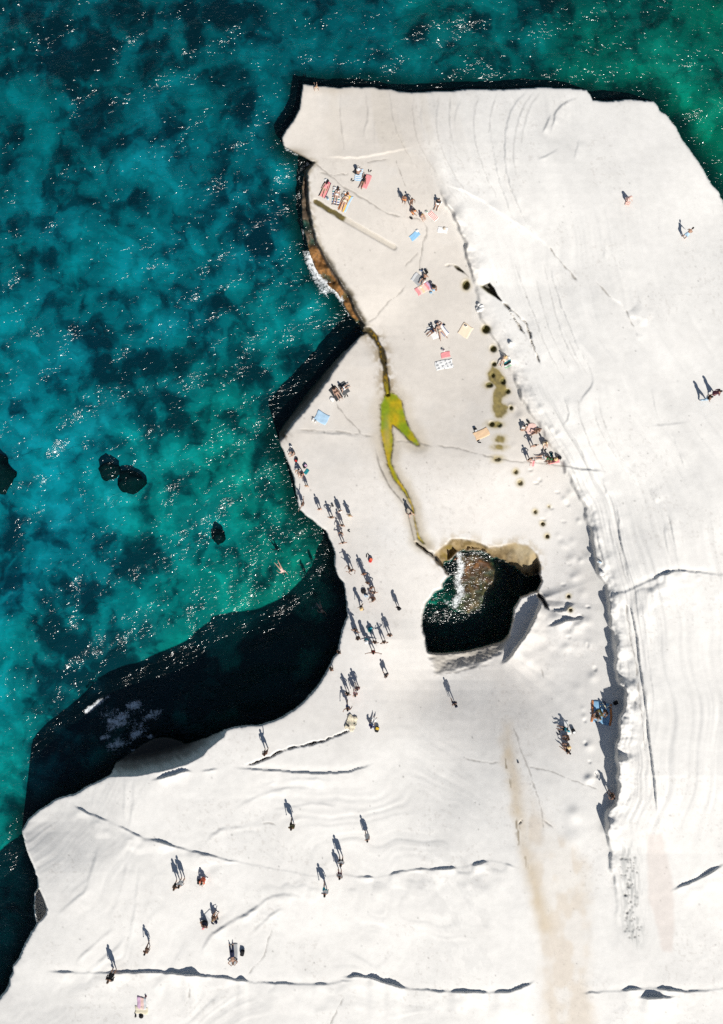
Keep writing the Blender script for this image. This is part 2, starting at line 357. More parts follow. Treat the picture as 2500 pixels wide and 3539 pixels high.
# platform cracks in the west
for P, dpt in (([(1083,562),(1144,608),(1181,643),(1227,669),(1274,697),(1326,728),(1351,743),(1390,750)], .35), ([(1098,596),(1147,607),(1178,602),(1201,603),(1203,588)], .3), ([(1258,563),(1300,556),(1348,552)], .2),
               ([(1365,543),(1382,592),(1397,629),(1410,650)], .2), ([(1384,748),(1420,752),(1461,760),(1478,797),(1461,847),(1455,893),(1450,940)], .2), ([(1449,865),(1420,897),(1393,927)], .28),
               ([(1268,1121),(1308,1087),(1339,1047),(1370,1023),(1410,979)], .22), ([(1153,1389),(1187,1429),(1224,1469),(1255,1506)], .2), ([(1017,1486),(1085,1489),(1177,1492),(1255,1506),(1301,1509)], .25),
               ([(1500,1540),(1577,1547),(1623,1560),(1691,1577),(1760,1592),(1855,1601),(1932,1606),(1990,1615)], .25), ([(1355,1525),(1420,1528),(1500,1540)], .2), ([(1770,2500),(1830,2670),(1870,2780),(1880,2870)], .14), ([(1600,2620),(1690,2640),(1730,2632)], .14),
               ([(1520,2330),(1570,2325),(1640,2305),(1700,2298)], .3), ([(1820,2650),(1900,2665),(1990,2700),(2070,2730)], .12), ([(1870,2300),(1880,2350)], .1), ([(1870,2830),(1890,2845),(1914,2864)], .5), ([(1790,2855),(1800,2835),(1808,2826)], .7)):
    crack(P, dpt * .55, 1.9, .7, int(P[0][0]) + 3)
scarp([(1017,1492),(1085,1495),(1177,1498),(1255,1512)], .2, 'R', 40, seed=171)
scarp([(1110,545),(1197,543),(1260,545),(1350,525),(1440,505)], .22, 'L', 40, seed=172, mod=.2)
# slot cut in the platform
sd, ss, sa, stt = seg_dist(GX, GY, [(1092,697),(1187,755),(1362,855)])
Z -= .16 * (1 - sstep(7, 11, sd))
# around the sea hole
scarp([(1858,2044),(1871,2081),(1851,2126),(1834,2159),(1824,2187),(1790,2227),(1759,2275),(1726,2300)], 2.6, 'L', 90, seed=181, scale=.62, mod=.15, dig=.3, w=5)
scarp([(1898,2108),(1950,2112),(1967,2092),(1990,2081)], .7, 'R', 40, seed=182, dig=.3)
scarp([(1880,2168),(1915,2158),(1959,2144),(1992,2137),(2030,2133)], .7, 'R', 50, seed=183, dig=.2, mod=.8)
crack([(1858,2040),(1871,2068),(1884,2090),(1900,2108)], 1.6, 5, .2, 184)
crack([(1432,1868),(1460,1893),(1492,1915),(1531,1958)], 1.5, 4.5, .2, 185)
# sink-holes with algae
PITS = [(1611,985,13,.9,16),(1680,1137,15,.8,15),(1705,1205,12,.7,12),(1708,1258,8,.5,8),(1704,1296,7,.4,9),(1739,1318,10,.4,11),(1692,1330,13,.35,9),(1755,1352,9,.4,9),(1767,1409,7,.5,8),(1700,1465,9,.5,9),
        (1726,1468,10,.3,9),(1783,1630,8,.4,8),(1798,1668,10,.4,10),(1850,1768,7,.4,7),(1876,1810,7,.6,7),(1892,1853,7,.6,7),(1719,1586,12,.35,8),(1966,2061,6,.6,6),(1972,2108,6,.6,6),(1898,1750,4,.3,4)]
for p in PITS: pit(p[0], p[1], p[2], p[3], p[4])
r0 = np.random.default_rng(5)
POCK = []
for k in range(85):                      # weathered pock marks below the ridge end
    y = r0.uniform(2960, 3240); row = round(y / 30) * 30 + r0.normal(0, 6)
    x = 2165 + (row - 2960) * .08 + r0.uniform(-26, 32)
    POCK.append((x, row, r0.uniform(2.2, 5.5))); pit(x, row, POCK[-1][2], .06)
for k in range(46):                      # hummocks and scoops along the foot of the ridge
    t = r0.uniform(0, 1); y = 1520 + t * 1180; x = np.interp(y, [1520, 1800, 2100, 2400, 2700], [1860, 1990, 2040, 2050, 2060]) + r0.normal(-30, 32)
    if r0.random() < .5: bump(x, y, r0.uniform(9, 20), r0.uniform(.05, .15))
    else: pit(x, y, r0.uniform(5, 11), r0.uniform(.04, .14), r0.uniform(5, 11))
for (x, y, r, h) in ((1985,2815,26,.35),(1770,1405,12,.3),(1800,1440,16,.3),(1930,1500,12,.3),(1905,1480,10,.3),(1870,1410,14,.3),(1980,2900,30,.2),(1960,2240,16,.35),(2050,2340,16,.3),(1765,1185,9,.5),(2040,2690,14,.3),(2100,2870,20,.4),(2130,2870,9,.4)):
    bump(x, y, r * 1.15, h * .5)
# hollow below the overhanging slab in the north: the black triangular hole and the slit beside it
hole = poly_sd([(1664,990),(1692,977),(1708,996),(1719,1020),(1737,1042),(1722,1033),(1705,1020),(1685,1008)], 40)
Z -= 2.2 * sstep(-1, 4, hole)
slit = poly_sd([(1566,915),(1582,920),(1600,935),(1621,958),(1606,944),(1580,932)], 30)
Z -= 1.0 * sstep(-1, 4, slit)
crack([(1535,925),(1550,916),(1566,916)], .4, 3, .2, 190)

# algae stream: pool, fork and channel
ALG = [(1332,1364),(1353,1357),(1372,1364),(1390,1386),(1398,1426),(1412,1472),(1433,1503),(1453,1540),(1439,1541),(1405,1515),(1381,1488),(1359,1472),(1356,1485),(1361,1527),(1354,1577),(1354,1604),
 (1375,1648),(1406,1695),(1428,1747),(1436,1800),(1448,1848),(1468,1878),(1462,1880),(1443,1860),(1431,1795),(1421,1747),(1396,1702),(1358,1654),(1338,1604),(1328,1552),(1315,1497),(1315,1440),(1316,1398)]
alg = poly_sd(ALG, 120) + 3.5 * fbm(GX / 14, GY / 14, 201, 2)
CHAN = [(1258,1143),(1275,1142),(1297,1165),(1318,1210),(1328,1255),(1334,1310),(1340,1362)]
cd, cs, ca, ct = seg_dist(GX, GY, CHAN)
chan = 10 + 2.5 * np.sin(ca / 15) - cd + 5 * fbm(GX / 12, GY / 12, 203, 2)
Z -= .16 * sstep(-3, 4, alg) + .10 * sstep(-34, -6, alg) * sstep(1500, 1560, GY)
Z -= .55 * sstep(-3, 6, chan)
# wet sea ledges in the west, lower than the platform
SHELF = [(1215,1150),(1170,1100),(1140,1055),(1110,1020),(1080,1000),(1050,960),(1030,920),(1010,868),(1000,787),(990,728),(985,673),(990,632),(1000,590),(1040,563),(1073,556),(1090,560),(1070,590),(1066,602),
 (1070,673),(1076,722),(1086,787),(1095,827),(1123,876),(1147,919),(1181,972),(1216,1023),(1237,1072),(1265,1121),(1259,1146)]
SLOPE = [(900,1494),(920,1450),(965,1380),(1005,1326),(1050,1272),(1100,1215),(1160,1160),(1200,1130),(1238,1182),(1228,1192),(1185,1245),(1147,1305),(1116,1349),(1073,1404),(1023,1463),(995,1500),(972,1528)]
CAVE = [(372,2684),(330,2640),(370,2580),(430,2540),(480,2500),(577,2470),(660,2480),(720,2470),(775,2480),(785,2521),(775,2545),(720,2590),(700,2612),(650,2640),(560,2665),(470,2682)]
LEDGE = [(136,3064),(122,3088),(121,3133),(130,3190),(145,3178),(160,3160),(164,3140),(155,3110)]
SOUTHW = [(1462,2235),(1478,2180),(1522,2200),(1603,2190),(1678,2170),(1725,2150),(1763,2180),(1780,2200),(1745,2255),(1700,2285),(1640,2310),(1560,2332),(1500,2345),(1486,2300)]
NORTHW = [(1500,1915),(1531,1962),(1545,1945),(1580,1908),(1637,1900),(1671,1905),(1705,1928),(1739,1939),(1783,1966),(1807,1986),(1827,1996),(1868,1980),(1868,1953),(1854,1912),(1824,1885),(1783,1876),(1726,1888),(1690,1892),(1640,1870),(1600,1862),(1560,1862),(1545,1880)]
wn1 = fbm(GX / 16, GY / 16, 211, 3)
shelf = poly_sd(SHELF, 60); k = sstep(2, 13, shelf + 12 * fbm(GX / 34, GY / 34, 213, 3) + 4 * wn1)
zl = 0.22 + 1.3 * fbm(GX / 30, GY / 30, 214, 3) + .5 * wn1 + .12 * fbm(GX / 6, GY / 6, 215, 2)
Z = Z * (1 - k) + zl * k
slope = poly_sd(SLOPE, 40); k = sstep(0, 34, slope + 8 * wn1)
Z = Z * (1 - k) + 0.2 * k
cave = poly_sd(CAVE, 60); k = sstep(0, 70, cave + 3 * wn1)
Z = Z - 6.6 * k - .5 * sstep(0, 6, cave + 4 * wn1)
ledge = poly_sd(LEDGE, 30); Z -= 3.0 * sstep(-1, 5, ledge)
sw = poly_sd(SOUTHW, 60); Z -= .75 * sstep(0, 60, sw) - .45 * fbm(GX / 40, GY / 16, 216, 3) * sstep(0, 10, sw) - .12 * fbm(GX / 8, GY / 8, 217, 2) * sstep(0, 10, sw)
nw = poly_sd(NORTHW, 60)
fpool = seg_dist(GX[400:600, :], GY[400:600, :], POOL, True)[0] if False else None
land = poly_sd(OUT, 120)
rough = 7 * fbm(GX / 20, GY / 20, 221, 4, .65)
land = land + rough * np.where(GY > 560, 1, .6)
pool = poly_sd(POOL, 120) + 1.2 * rough          # + inside the hole
# the tan bowl north-east of the hole curves down to the water
pd_ = np.clip(-pool, 0, 200)
k = sstep(-2, 6, nw) * (1 - sstep(0, 95, pd_))
Z = Z * (1 - k) + (0.3 + (Z - .3) * sstep(0, 100, pd_)) * k
LANDZ = Z.copy()
# sea hole: sheer walls, shallow rocky floor in the middle
FLOOR = [(1590,1915),(1640,1902),(1690,1930),(1730,1975),(1720,2030),(1690,2070),(1660,2110),(1620,2125),(1580,2105),(1575,2040),(1570,1980)]
fl = poly_sd(FLOOR, 60)
zk = sstep(-45, 20, fl)
zp = -2.6 + 2.42 * zk + (0.9 - .45 * zk) * fbm(GX / 16, GY / 16, 231, 4)
zp = np.minimum(zp, -.05)
k = sstep(-4, 6, pool)
Z = Z * (1 - k) + zp * k
# cliff edge: slightly rounded lip, then down below the sea
lip = np.clip(land, 0, 60)
Z -= 0.12 * np.exp(-lip / 3.5) * (land > -2)
drop = sstep(.5, -5, land)
Z = np.where(land < 1, Z * (1 - drop) + (-8.0) * drop, Z)
LAND = land

def world_at(px, py, z):
    s = (CAM_Z - z) / FOC
    return (px - CX) * s, (CY - py) * s, z
def ground_z(px, py):
    return float(bil(Z, gx[0], gy[0], STEP, np.array([px]), np.array([py]))[0])
def at(px, py, up=0.0):
    """the point of the rock seen at a place of the photograph"""
    z = ground_z(px, py)
    x, y, z = world_at(px, py, z)
    return Vector((x, y, z + up))
def px_of(x, y, z):
    s = FOC / (CAM_Z - z)
    return CX + x * s, CY - y * s
def ground_at(x, y):
    """height of the rock below a world position (x, y)"""
    z = 5.0
    for _ in range(6):
        z = ground_z(*px_of(x, y, z))
    return z

# ------------------------------------------------------------------ the rock: colours (stains, algae, bedding, and shade painted in places)
C = np.zeros(GX.shape + (3,))
def paint(mask, col):
    m = mask[..., None]
    C[:] = C * (1 - m) + np.array(col) * m
white = np.array([.815, .797, .760]); beige = np.array([.60, .55, .49]); greyw = np.array([.67, .645, .615])
C[:] = white
nb = sstep(-0.2, 0.2, fbm(GX / 200, GY / 200, 301, 3))
west = (1 - sstep(-40, 60, rsd)) * (1 - sstep(1500, 1900, GY)) ; west = np.maximum(west, (1 - sstep(-150, 250, rsd)) * (1 - sstep(420, 640, GY)))
paint(.8 * west, beige)
mid = (1 - sstep(-60, 30, rsd)) * sstep(1450, 1800, GY) * (1 - sstep(2350, 2750, GY))
paint(.55 * mid, greyw)
paint(.35 * mid * nb, (.70, .655, .60))
paint(.22 * sstep(.05, .2, fbm(GX / 120, GY / 120, 311, 4)), (.70, .68, .65))
paint(.32 * ne * sstep(.5, .75, vnoise(sv / 30, sv * 0, 313)), (.70, .685, .655))
paint(.35 * west * sstep(.55, .8, vnoise((GX + 70 * np.sin(GY / 190)) / 34, GY / 900, 314)) * (1 - sstep(420, 620, GY)), (.60, .54, .45))
paint(.42 * band * sstep(.48, .8, vnoise(rsd / 8, GY / 400, 78)), (.50, .495, .48))
# brown valley stain, pale patches
val = poly_sd([(1738,2500),(1742,2620),(1757,2720),(1777,2850),(1797,2950),(1825,3080),(1860,3300),(1880,3640),(2080,3640),(2040,3400),(2040,3260),(2060,3100),(2045,3000),(1985,2920),(1900,2845),(1845,2760),(1800,2650),(1765,2500)], 90)
vm = sstep(-25, 40, val + 34 * fbm(GX / 40, GY / 40, 321, 3))
paint(.60 * vm * (.45 + .9 * sstep(-.15, .15, fbm(GX / 50, GY / 80, 322, 3))), (.70, .625, .53))
vl = seg_dist(GX, GY, [(1742,2560),(1750,2650),(1765,2740),(1788,2850),(1800,2930),(1835,3050),(1880,3200)])[0]
paint(.7 * vm * np.exp(-(vl / 30) ** 2) * (0.5 + nb), (.62, .52, .38))
spk = sstep(.16, .24, fbm(GX / 7, GY / 26, 325, 2)) * np.exp(-(vl / 9) ** 2) * sstep(2550, 2650, GY) * (1 - sstep(2950, 3050, GY))
paint(.75 * spk, (.22, .17, .09))
pk = poly_sd([(2235,2880),(2290,2880),(2325,3050),(2335,3180),(2325,3290),(2290,3290),(2270,3200),(2240,3100)], 60)
paint(.7 * sstep(-8, 10, pk + 10 * fbm(GX / 30, GY / 30, 327, 2)), (.72, .65, .60))
damp = poly_sd([(1420,2890),(1600,2890),(1700,3060),(1720,3350),(1640,3380),(1560,3360),(1490,3200),(1440,3050)], 40)
paint(.28 * sstep(0, 30, damp) * sstep(.02, .07, fbm((GX - GY * .25) / 26, GY / 60, 328, 4)), (.62, .61, .59))
dots = sstep(.20, .28, fbm(GX / 9, GY / 9, 329, 2)) * sstep(.02, .14, fbm(GX / 150, GY / 150, 331, 2))
paint(.22 * dots, (.42, .38, .34))
for (x, y, r_) in POCK:
    sl_ = window([(x, y)], 12); C[sl_] *= 1 - (.45 * (1 - sstep(.5, 1.3, np.hypot((GX[sl_] - x) / r_, (GY[sl_] - y) / r_))))[..., None]
grit = np.random.default_rng(9)
for _ in range(420):
    x = grit.uniform(150, 2480); y = grit.uniform(600, 3520); sl_ = window([(x, y)], 8)
    if GX[sl_].size: C[sl_] *= 1 - (grit.uniform(.15, .6) * np.exp(-(((GX[sl_] - x) / grit.uniform(1.5, 3.2)) ** 2 + ((GY[sl_] - y) / grit.uniform(1.5, 3.2)) ** 2)))[..., None]
# rock round the ridge foot and pock-marks is grey
ff = np.exp(-(np.clip(-rsd - 6, 0, 300) / 24) ** 2) * (rsd < 14) * sstep(1250, 1900, GY) * (1 - sstep(2850, 3000, GY))
paint(.45 * ff, (.48, .475, .46))
pm = np.exp(-((GX - 2172 - (GY - 2960) * .06) / 38) ** 2) * sstep(2870, 2960, GY) * (1 - sstep(3230, 3300, GY))
paint(.65 * pm * (0.4 + 1.2 * sstep(-.1, .2, fbm(GX / 6, GY / 30, 333, 2))), (.50, .50, .48))
# greyish silt either side of the algae stream
paint(.55 * sstep(-34, -6, alg + 14 * fbm(GX / 26, GY / 26, 334, 3)) * sstep(1480, 1560, GY), (.43, .39, .325))
paint(.48 * sstep(-52, -6, alg + 24 * fbm(GX / 40, GY / 40, 336, 3)), (.50, .43, .32))
side_ = np.zeros(GX.shape); dd_, _, aa_, tt_ = seg_dist(GX, GY, [(1293,1530),(1312,1612),(1348,1684),(1402,1748),(1416,1800),(1432,1866)])
paint(.7 * np.exp(-((dd_ + 4 * fbm(GX / 12, GY / 12, 338, 2)) / 3.2) ** 2) * sstep(0, 90, aa_), (.12, .105, .085))
end_ = np.exp(-(np.hypot((GX - 1470) / 34, (GY - 1880) / 22)) ** 2); paint(.55 * end_ * (.5 + nb), (.36, .29, .17))
paint(.5 * np.exp(-(np.clip(-alg, 0, 99) / 7) ** 2) * (.4 + sstep(-.1, .2, fbm(GX / 10, GY / 10, 335, 3))), (.20, .17, .11))
halo = np.exp(-(np.clip(-chan, 0, 90) / 22) ** 2) * sstep(1110, 1160, GY)
paint(.75 * halo * sstep(-.22, .18, fbm(GX / 14, GY / 14, 337, 3)), (.27, .20, .10))
ag = sstep(-3, 5, alg + 3 * fbm(GX / 7, GY / 7, 342, 2))
tgr = sstep(-.2, .2, .8 * fbm(GX / 34, GY / 50, 341, 3) + .22 * np.exp(-((GY - 1420) / 75) ** 2) - .10)
colA = (1 - tgr)[..., None] * np.array([.42, .29, .006]) + tgr[..., None] * np.array([.18, .245, .003])
colA = colA * (1.08 + .45 * fbm(GX / 8, GY / 8, 343, 3))[..., None]
milky = np.exp(-((GX - 1338 - (GY - 1500) * .03) / 12) ** 2) * np.exp(-((GY - 1500) / 60) ** 2)
colA = colA * (1 - .45 * milky)[..., None] + .45 * milky[..., None] * np.array([.30, .30, .14])
C[:] = C * (1 - ag[..., None]) + colA * ag[..., None]
rimA = np.exp(-((alg - 1) / 2.5) ** 2)
paint(.6 * rimA * (.4 + sstep(-.1, .15, fbm(GX / 9, GY / 9, 344, 2))), (.06, .05, .02))
cg = sstep(-2, 4, chan)
paint(cg, (.045, .034, .012)); paint(.8 * cg * sstep(.02, .2, fbm(GX / 7, GY / 9, 345, 3)), (.26, .16, .01))
paint(.9 * cg * sstep(1300, 1362, GY) * sstep(0, 9, chan), (.34, .28, .01))
# moss in the slot
sl_m = (1 - sstep(7, 11, sd + 5 * fbm(GX / 12, GY / 12, 351, 2)))
paint(.55 * sl_m, (.50, .45, .37))
paint(.95 * sl_m * (1 - sstep(112, 122, sa)), (.085, .065, .014)); paint(.5 * sl_m * (1 - sstep(112, 122, sa)) * sstep(0, .2, fbm(GX / 8, GY / 8, 353, 2)), (.20, .15, .03))
# moss patches with their ochre fringe
MOSS = [(1701,1262),(1726,1278),(1748,1312),(1751,1343),(1762,1349),(1755,1364),(1738,1377),(1735,1392),(1762,1405),(1748,1429),(1735,1446),(1718,1445),(1704,1420),(1701,1398),(1704,1374),(1711,1337),(1688,1312),(1686,1293)]
ms = poly_sd(MOSS, 60)
for (x, y, a, b) in ((1692,1330,16,11),(1711,1466,27,13),(1729,1518,21,15),(1726,1545,21,11),(1719,1586,18,11),(1704,1296,14,14),(1708,1258,9,9)):
    ms = np.maximum(ms, (1 - np.hypot((GX - x) / a, (GY - y) / b)) * min(a, b))
for p in PITS: ms = np.maximum(ms, (1 - np.hypot((GX - p[0]) / (p[2] * .98), (GY - p[1]) / (p[4] * .98))) * p[2])
msn = ms + 9 * fbm(GX / 15, GY / 15, 361, 3)
paint(.55 * sstep(-13, 2, msn), (.46, .39, .24))
mm = sstep(-2, 5, msn)
mc = np.array([.215, .165, .045]) * (1 + 1.1 * fbm(GX / 9, GY / 9, 363, 3))[..., None]
C[:] = C * (1 - .9 * mm[..., None]) + mc * .9 * mm[..., None]
for p in PITS[:5] + PITS[5:11]:
    q = np.hypot((GX - p[0]) / p[2], (GY - p[1]) / p[4]); paint(.75 * (1 - sstep(.75, 1.0, q)), (.085, .085, .030)); paint(.5 * (1 - sstep(.2, .5, np.hypot(q * 1, 0))), (.17, .16, .06))
for p in PITS[11:]:
    q = np.hypot((GX - p[0]) / p[2], (GY - p[1]) / p[4]); paint(.6 * (1 - sstep(.7, 1.05, q)), (.20, .17, .08)); paint(.35 * (1 - sstep(1., 2.6, q)), (.50, .44, .30))
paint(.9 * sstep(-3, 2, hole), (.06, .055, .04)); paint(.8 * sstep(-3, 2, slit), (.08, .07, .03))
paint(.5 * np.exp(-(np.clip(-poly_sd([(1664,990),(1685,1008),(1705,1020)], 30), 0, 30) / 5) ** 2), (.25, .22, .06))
# bowl of the sea hole
bt = sstep(-5, 8, nw + 6 * wn1)
paint(.9 * bt, (.30, .23, .125)); paint(.8 * bt * sstep(-.16, .10, fbm(GX / 26, GY / 26, 371, 4)), (.15, .105, .045)); paint(.8 * bt * np.exp(-(pd_ / 14) ** 2), (.10, .06, .02))
paint(.7 * bt * sstep(1720, 1800, GX) * sstep(15, 60, pd_ + 20 * wn1), (.46, .385, .25)); paint(.75 * bt * np.exp(-((pd_ - 10) / 16) ** 2) * sstep(-.2, .1, wn1), (.10, .065, .025)); paint(.8 * bt * (GX < 1700) * sstep(-.12, .12, fbm(GX / 12, GY / 20, 378, 3)), (.13, .09, .03))
bh = np.exp(-(np.clip(-nw, 0, 60) / 22) ** 2) * (1 - sstep(1960, 2060, GY)) * (pool < 0)
paint(.5 * bh * sstep(-.15, .15, fbm(GX / 18, GY / 18, 373, 3)), (.40, .30, .16))
paint(.9 * sstep(-3, 8, nw) * np.exp(-(np.hypot((GX - 1550) / 22, (GY - 1905) / 34)) ** 2) * sstep(-.1, .1, fbm(GX / 8, GY / 14, 375, 2)), (.20, .14, .02))
paint(.55 * sstep(0, 25, sw + 8 * wn1) * (.5 + nb), (.38, .345, .29))  # grey-brown south wall, its dim oblique light painted into the colour
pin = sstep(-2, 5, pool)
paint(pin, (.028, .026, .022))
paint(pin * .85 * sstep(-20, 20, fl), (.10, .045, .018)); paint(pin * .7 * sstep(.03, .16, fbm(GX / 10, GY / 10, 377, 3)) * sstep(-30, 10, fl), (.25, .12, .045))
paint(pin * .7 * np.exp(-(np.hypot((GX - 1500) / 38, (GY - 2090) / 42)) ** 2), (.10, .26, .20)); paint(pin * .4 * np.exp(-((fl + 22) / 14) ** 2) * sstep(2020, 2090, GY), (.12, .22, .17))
# wet ledges, slope and cliff foot; painted shade behind the ledges and in the cave
sh = sstep(-1, 6, shelf + 5 * wn1)
edge = np.exp(-((shelf - 8) / 9) ** 2)
paint(.93 * sh, (.060, .042, .026))  # dark strip left along the ledge back: wet algae plus painted shadow
paint(.9 * sh * sstep(11, 17, shelf + 5 * wn1) * sstep(820, 870, GY), (.27, .125, .035)); paint(.8 * sh * sstep(6, 13, shelf + 9 * wn1) * (1 - sstep(780, 860, GY)), (.12, .085, .055))
paint(.55 * sh * sstep(0, .2, fbm(GX / 6, GY / 6, 381, 2)), (.05, .035, .018))
sg = np.clip(-shelf, 0, 60) + 10 * fbm(GX / 24, GY / 24, 386, 3)
paint(.7 * np.exp(-(np.clip(sg, 0, 60) / 11) ** 2) * sstep(-.25, .15, fbm(GX / 9, GY / 9, 383, 3)) * (shelf < 3), (.26, .21, .13))
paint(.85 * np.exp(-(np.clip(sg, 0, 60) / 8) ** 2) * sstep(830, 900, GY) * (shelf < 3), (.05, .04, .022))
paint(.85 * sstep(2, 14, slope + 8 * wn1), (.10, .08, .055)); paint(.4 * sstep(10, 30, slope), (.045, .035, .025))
tipm = np.exp(-(np.hypot((GX - 978) / 26, (GY - 1500) / 24)) ** 2); paint(.8 * tipm * (.4 + sstep(-.1, .1, fbm(GX / 10, GY / 10, 385, 3))), (.13, .10, .07))
paint(.5 * np.exp(-(np.hypot((GX - 1020) / 45, (GY - 525) / 14)) ** 2) , (.22, .17, .10))
ci = np.exp(-(np.clip(land, 0, 60) / 7) ** 2) * np.exp(-(np.hypot((GX - 1040) / 60, (GY - 535) / 30)) ** 2); paint(.85 * ci, (.12, .09, .05))
paint(.3 * np.exp(-(np.hypot((GX - 1155) / 60, (GY - 312) / 12)) ** 2), (.42, .35, .26))
cave_shade = sstep(4, 40, cave + 8 * wn1 + 14 * fbm((GX + GY) / 60, (GX - GY) / 14, 388, 2)); paint(.85 * cave_shade, (.17, .15, .135)); paint(.9 * sstep(40, 64, cave + 10 * wn1), (.04, .035, .03))  # shaded cave slope: the shade is painted onto the pale rock
wet = sstep(1.1, .2, Z) * (land < 14); paint(.92 * wet * (1 - sh), (.035, .030, .022))
uw = sstep(.05, -.5, Z) * (pool < 0); paint(uw, (.03, .035, .03))
paint(.8 * CRK, (.20, .18, .155))
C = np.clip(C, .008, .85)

# ------------------------------------------------------------------ the rock mesh
use = (land > -26)
fv = use[:-1, :-1] & use[1:, :-1] & use[:-1, 1:] & use[1:, 1:]
ny, nx = GX.shape
ids = np.arange(ny * nx).reshape(ny, nx)
quads = np.stack([ids[:-1, :-1][fv], ids[1:, :-1][fv], ids[1:, 1:][fv], ids[:-1, 1:][fv]], 1)
usedv = np.unique(quads); remap = np.full(ny * nx, -1); remap[usedv] = np.arange(len(usedv)); quads = remap[quads]
S = (CAM_Z - Z) / FOC
V = np.stack([(GX - CX) * S, (CY - GY) * S, Z], -1).reshape(-1, 3)[usedv]
# the same rock goes on outside the frame, in coarser cells
ax_ = np.arange(-1200, 5200, 45.0); ay_ = np.arange(500, 6400, 45.0)
AX, AY = np.meshgrid(ax_, ay_)
AZ = bil(Z, gx[0], gy[0], STEP, np.clip(AX, -100, 2600), np.clip(AY, 240, 3640)) + 1.2 * fbm(AX / 300, AY / 300, 901, 3) * sstep(0, 300, np.maximum(AX - 2600, AY - 3640)) - .03
AZ += 3 * sstep(0, 1800, np.maximum(AX - 2600, AY - 3640))
coast = np.minimum(AX - (-120 - (AY - 3640) * .35), AY - (830 + (AX - 2600) * .45))
coast = np.where((AX < 2600) & (AY < 3640), 99, coast) + 60 * fbm(AX / 140, AY / 140, 905, 3)
AZ = np.where(coast > 0, np.maximum(AZ, 2.0), -8.0)
keepv = (coast > -60) & ((AX > 2560) | (AY > 3600))
kf = keepv[:-1, :-1] & keepv[1:, :-1] & keepv[:-1, 1:] & keepv[1:, 1:]
ids2 = np.arange(AX.size).reshape(AX.shape) + len(V)
q2 = np.stack([ids2[:-1, :-1][kf], ids2[1:, :-1][kf], ids2[1:, 1:][kf], ids2[:-1, 1:][kf]], 1)
S2 = (CAM_Z - AZ) / FOC
V2 = np.stack([(AX - CX) * S2, (CY - AY) * S2, AZ], -1).reshape(-1, 3)
u2 = np.unique(q2); rm2 = np.zeros(len(V2) + len(V), int); rm2[u2] = np.arange(len(u2)) + len(V); q2 = rm2[q2]
V2 = V2[u2 - len(V)]; nV1 = len(V)
V = np.vstack([V, V2]); quads = np.vstack([quads, q2])
me = bpy.data.meshes.new('rock_terrain')
me.vertices.add(len(V)); me.vertices.foreach_set('co', V.astype(np.float32).ravel())
me.loops.add(quads.size); me.loops.foreach_set('vertex_index', quads.astype(np.int32).ravel())
me.polygons.add(len(quads)); me.polygons.foreach_set('loop_start', np.arange(0, quads.size, 4, dtype=np.int32))
me.polygons.foreach_set('use_smooth', np.ones(len(quads), bool))
me.update(calc_edges=True)
ca_ = me.color_attributes.new('stain_shade', 'FLOAT_COLOR', 'POINT')  # rock colours, real stains together with the painted shade
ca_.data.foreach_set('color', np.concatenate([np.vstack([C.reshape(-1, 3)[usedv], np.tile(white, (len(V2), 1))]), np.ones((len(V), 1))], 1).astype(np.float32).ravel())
gl = np.clip(ag + cg * .7 + sh * .6 + wet + pin, 0, 1)
at_ = me.attributes.new('wetness', 'FLOAT', 'POINT'); at_.data.foreach_set('value', np.concatenate([gl.reshape(-1)[usedv], np.zeros(len(V2))]).astype(np.float32))
m, nt, bs, out = new_mat('weathered_white_tuff')
stain_shade = nd(nt, 'ShaderNodeVertexColor', layer_name='stain_shade')
geo = nd(nt, 'ShaderNodeNewGeometry')
n1 = nd(nt, 'ShaderNodeTexNoise', Scale=1.3, Detail=8.0, Roughness=.62)
n2 = nd(nt, 'ShaderNodeTexNoise', Scale=9.0, Detail=6.0, Roughness=.7)
n3 = nd(nt, 'ShaderNodeTexNoise', Scale=.22, Detail=5.0, Roughness=.6)
for n in (n1, n2, n3): nt.links.new(geo.outputs['Position'], n.inputs['Vector'])
r1 = nd(nt, 'ShaderNodeMapRange'); r1.inputs[1].default_value = .3; r1.inputs[2].default_value = .7; r1.inputs[3].default_value = .95; r1.inputs[4].default_value = 1.04
r2 = nd(nt, 'ShaderNodeMapRange'); r2.inputs[1].default_value = .3; r2.inputs[2].default_value = .7; r2.inputs[3].default_value = .96; r2.inputs[4].default_value = 1.03
r3 = nd(nt, 'ShaderNodeMapRange'); r3.inputs[1].default_value = .3; r3.inputs[2].default_value = .7; r3.inputs[3].default_value = .95; r3.inputs[4].default_value = 1.04
nt.links.new(n1.outputs[0], r1.inputs[0]); nt.links.new(n2.outputs[0], r2.inputs[0]); nt.links.new(n3.outputs[0], r3.inputs[0])
c1 = mixc(nt, stain_shade.outputs['Color'], r1.outputs[0], 1.0, 'MULTIPLY')
c2 = mixc(nt, c1, r2.outputs[0], 1.0, 'MULTIPLY')
c3 = mixc(nt, c2, r3.outputs[0], 1.0, 'MULTIPLY')
nt.links.new(c3, bs.inputs['Base Color'])
wat = nd(nt, 'ShaderNodeAttribute', attribute_name='wetness')
rr = nd(nt, 'ShaderNodeMapRange'); rr.inputs[3].default_value = .92; rr.inputs[4].default_value = .55
nt.links.new(wat.outputs['Fac'], rr.inputs[0]); nt.links.new(rr.outputs[0], bs.inputs['Roughness'])
bs.inputs['Specular IOR Level'].default_value = .25
b1 = nd(nt, 'ShaderNodeBump', Strength=.30, Distance=.04); b2 = nd(nt, 'ShaderNodeBump', Strength=.35, Distance=.015)
nt.links.new(n1.outputs[0], b1.inputs['Height']); nt.links.new(n2.outputs[0], b2.inputs['Height'])
nt.links.new(b1.outputs[0], b2.inputs['Normal']); nt.links.new(b2.outputs[0], bs.inputs['Normal'])
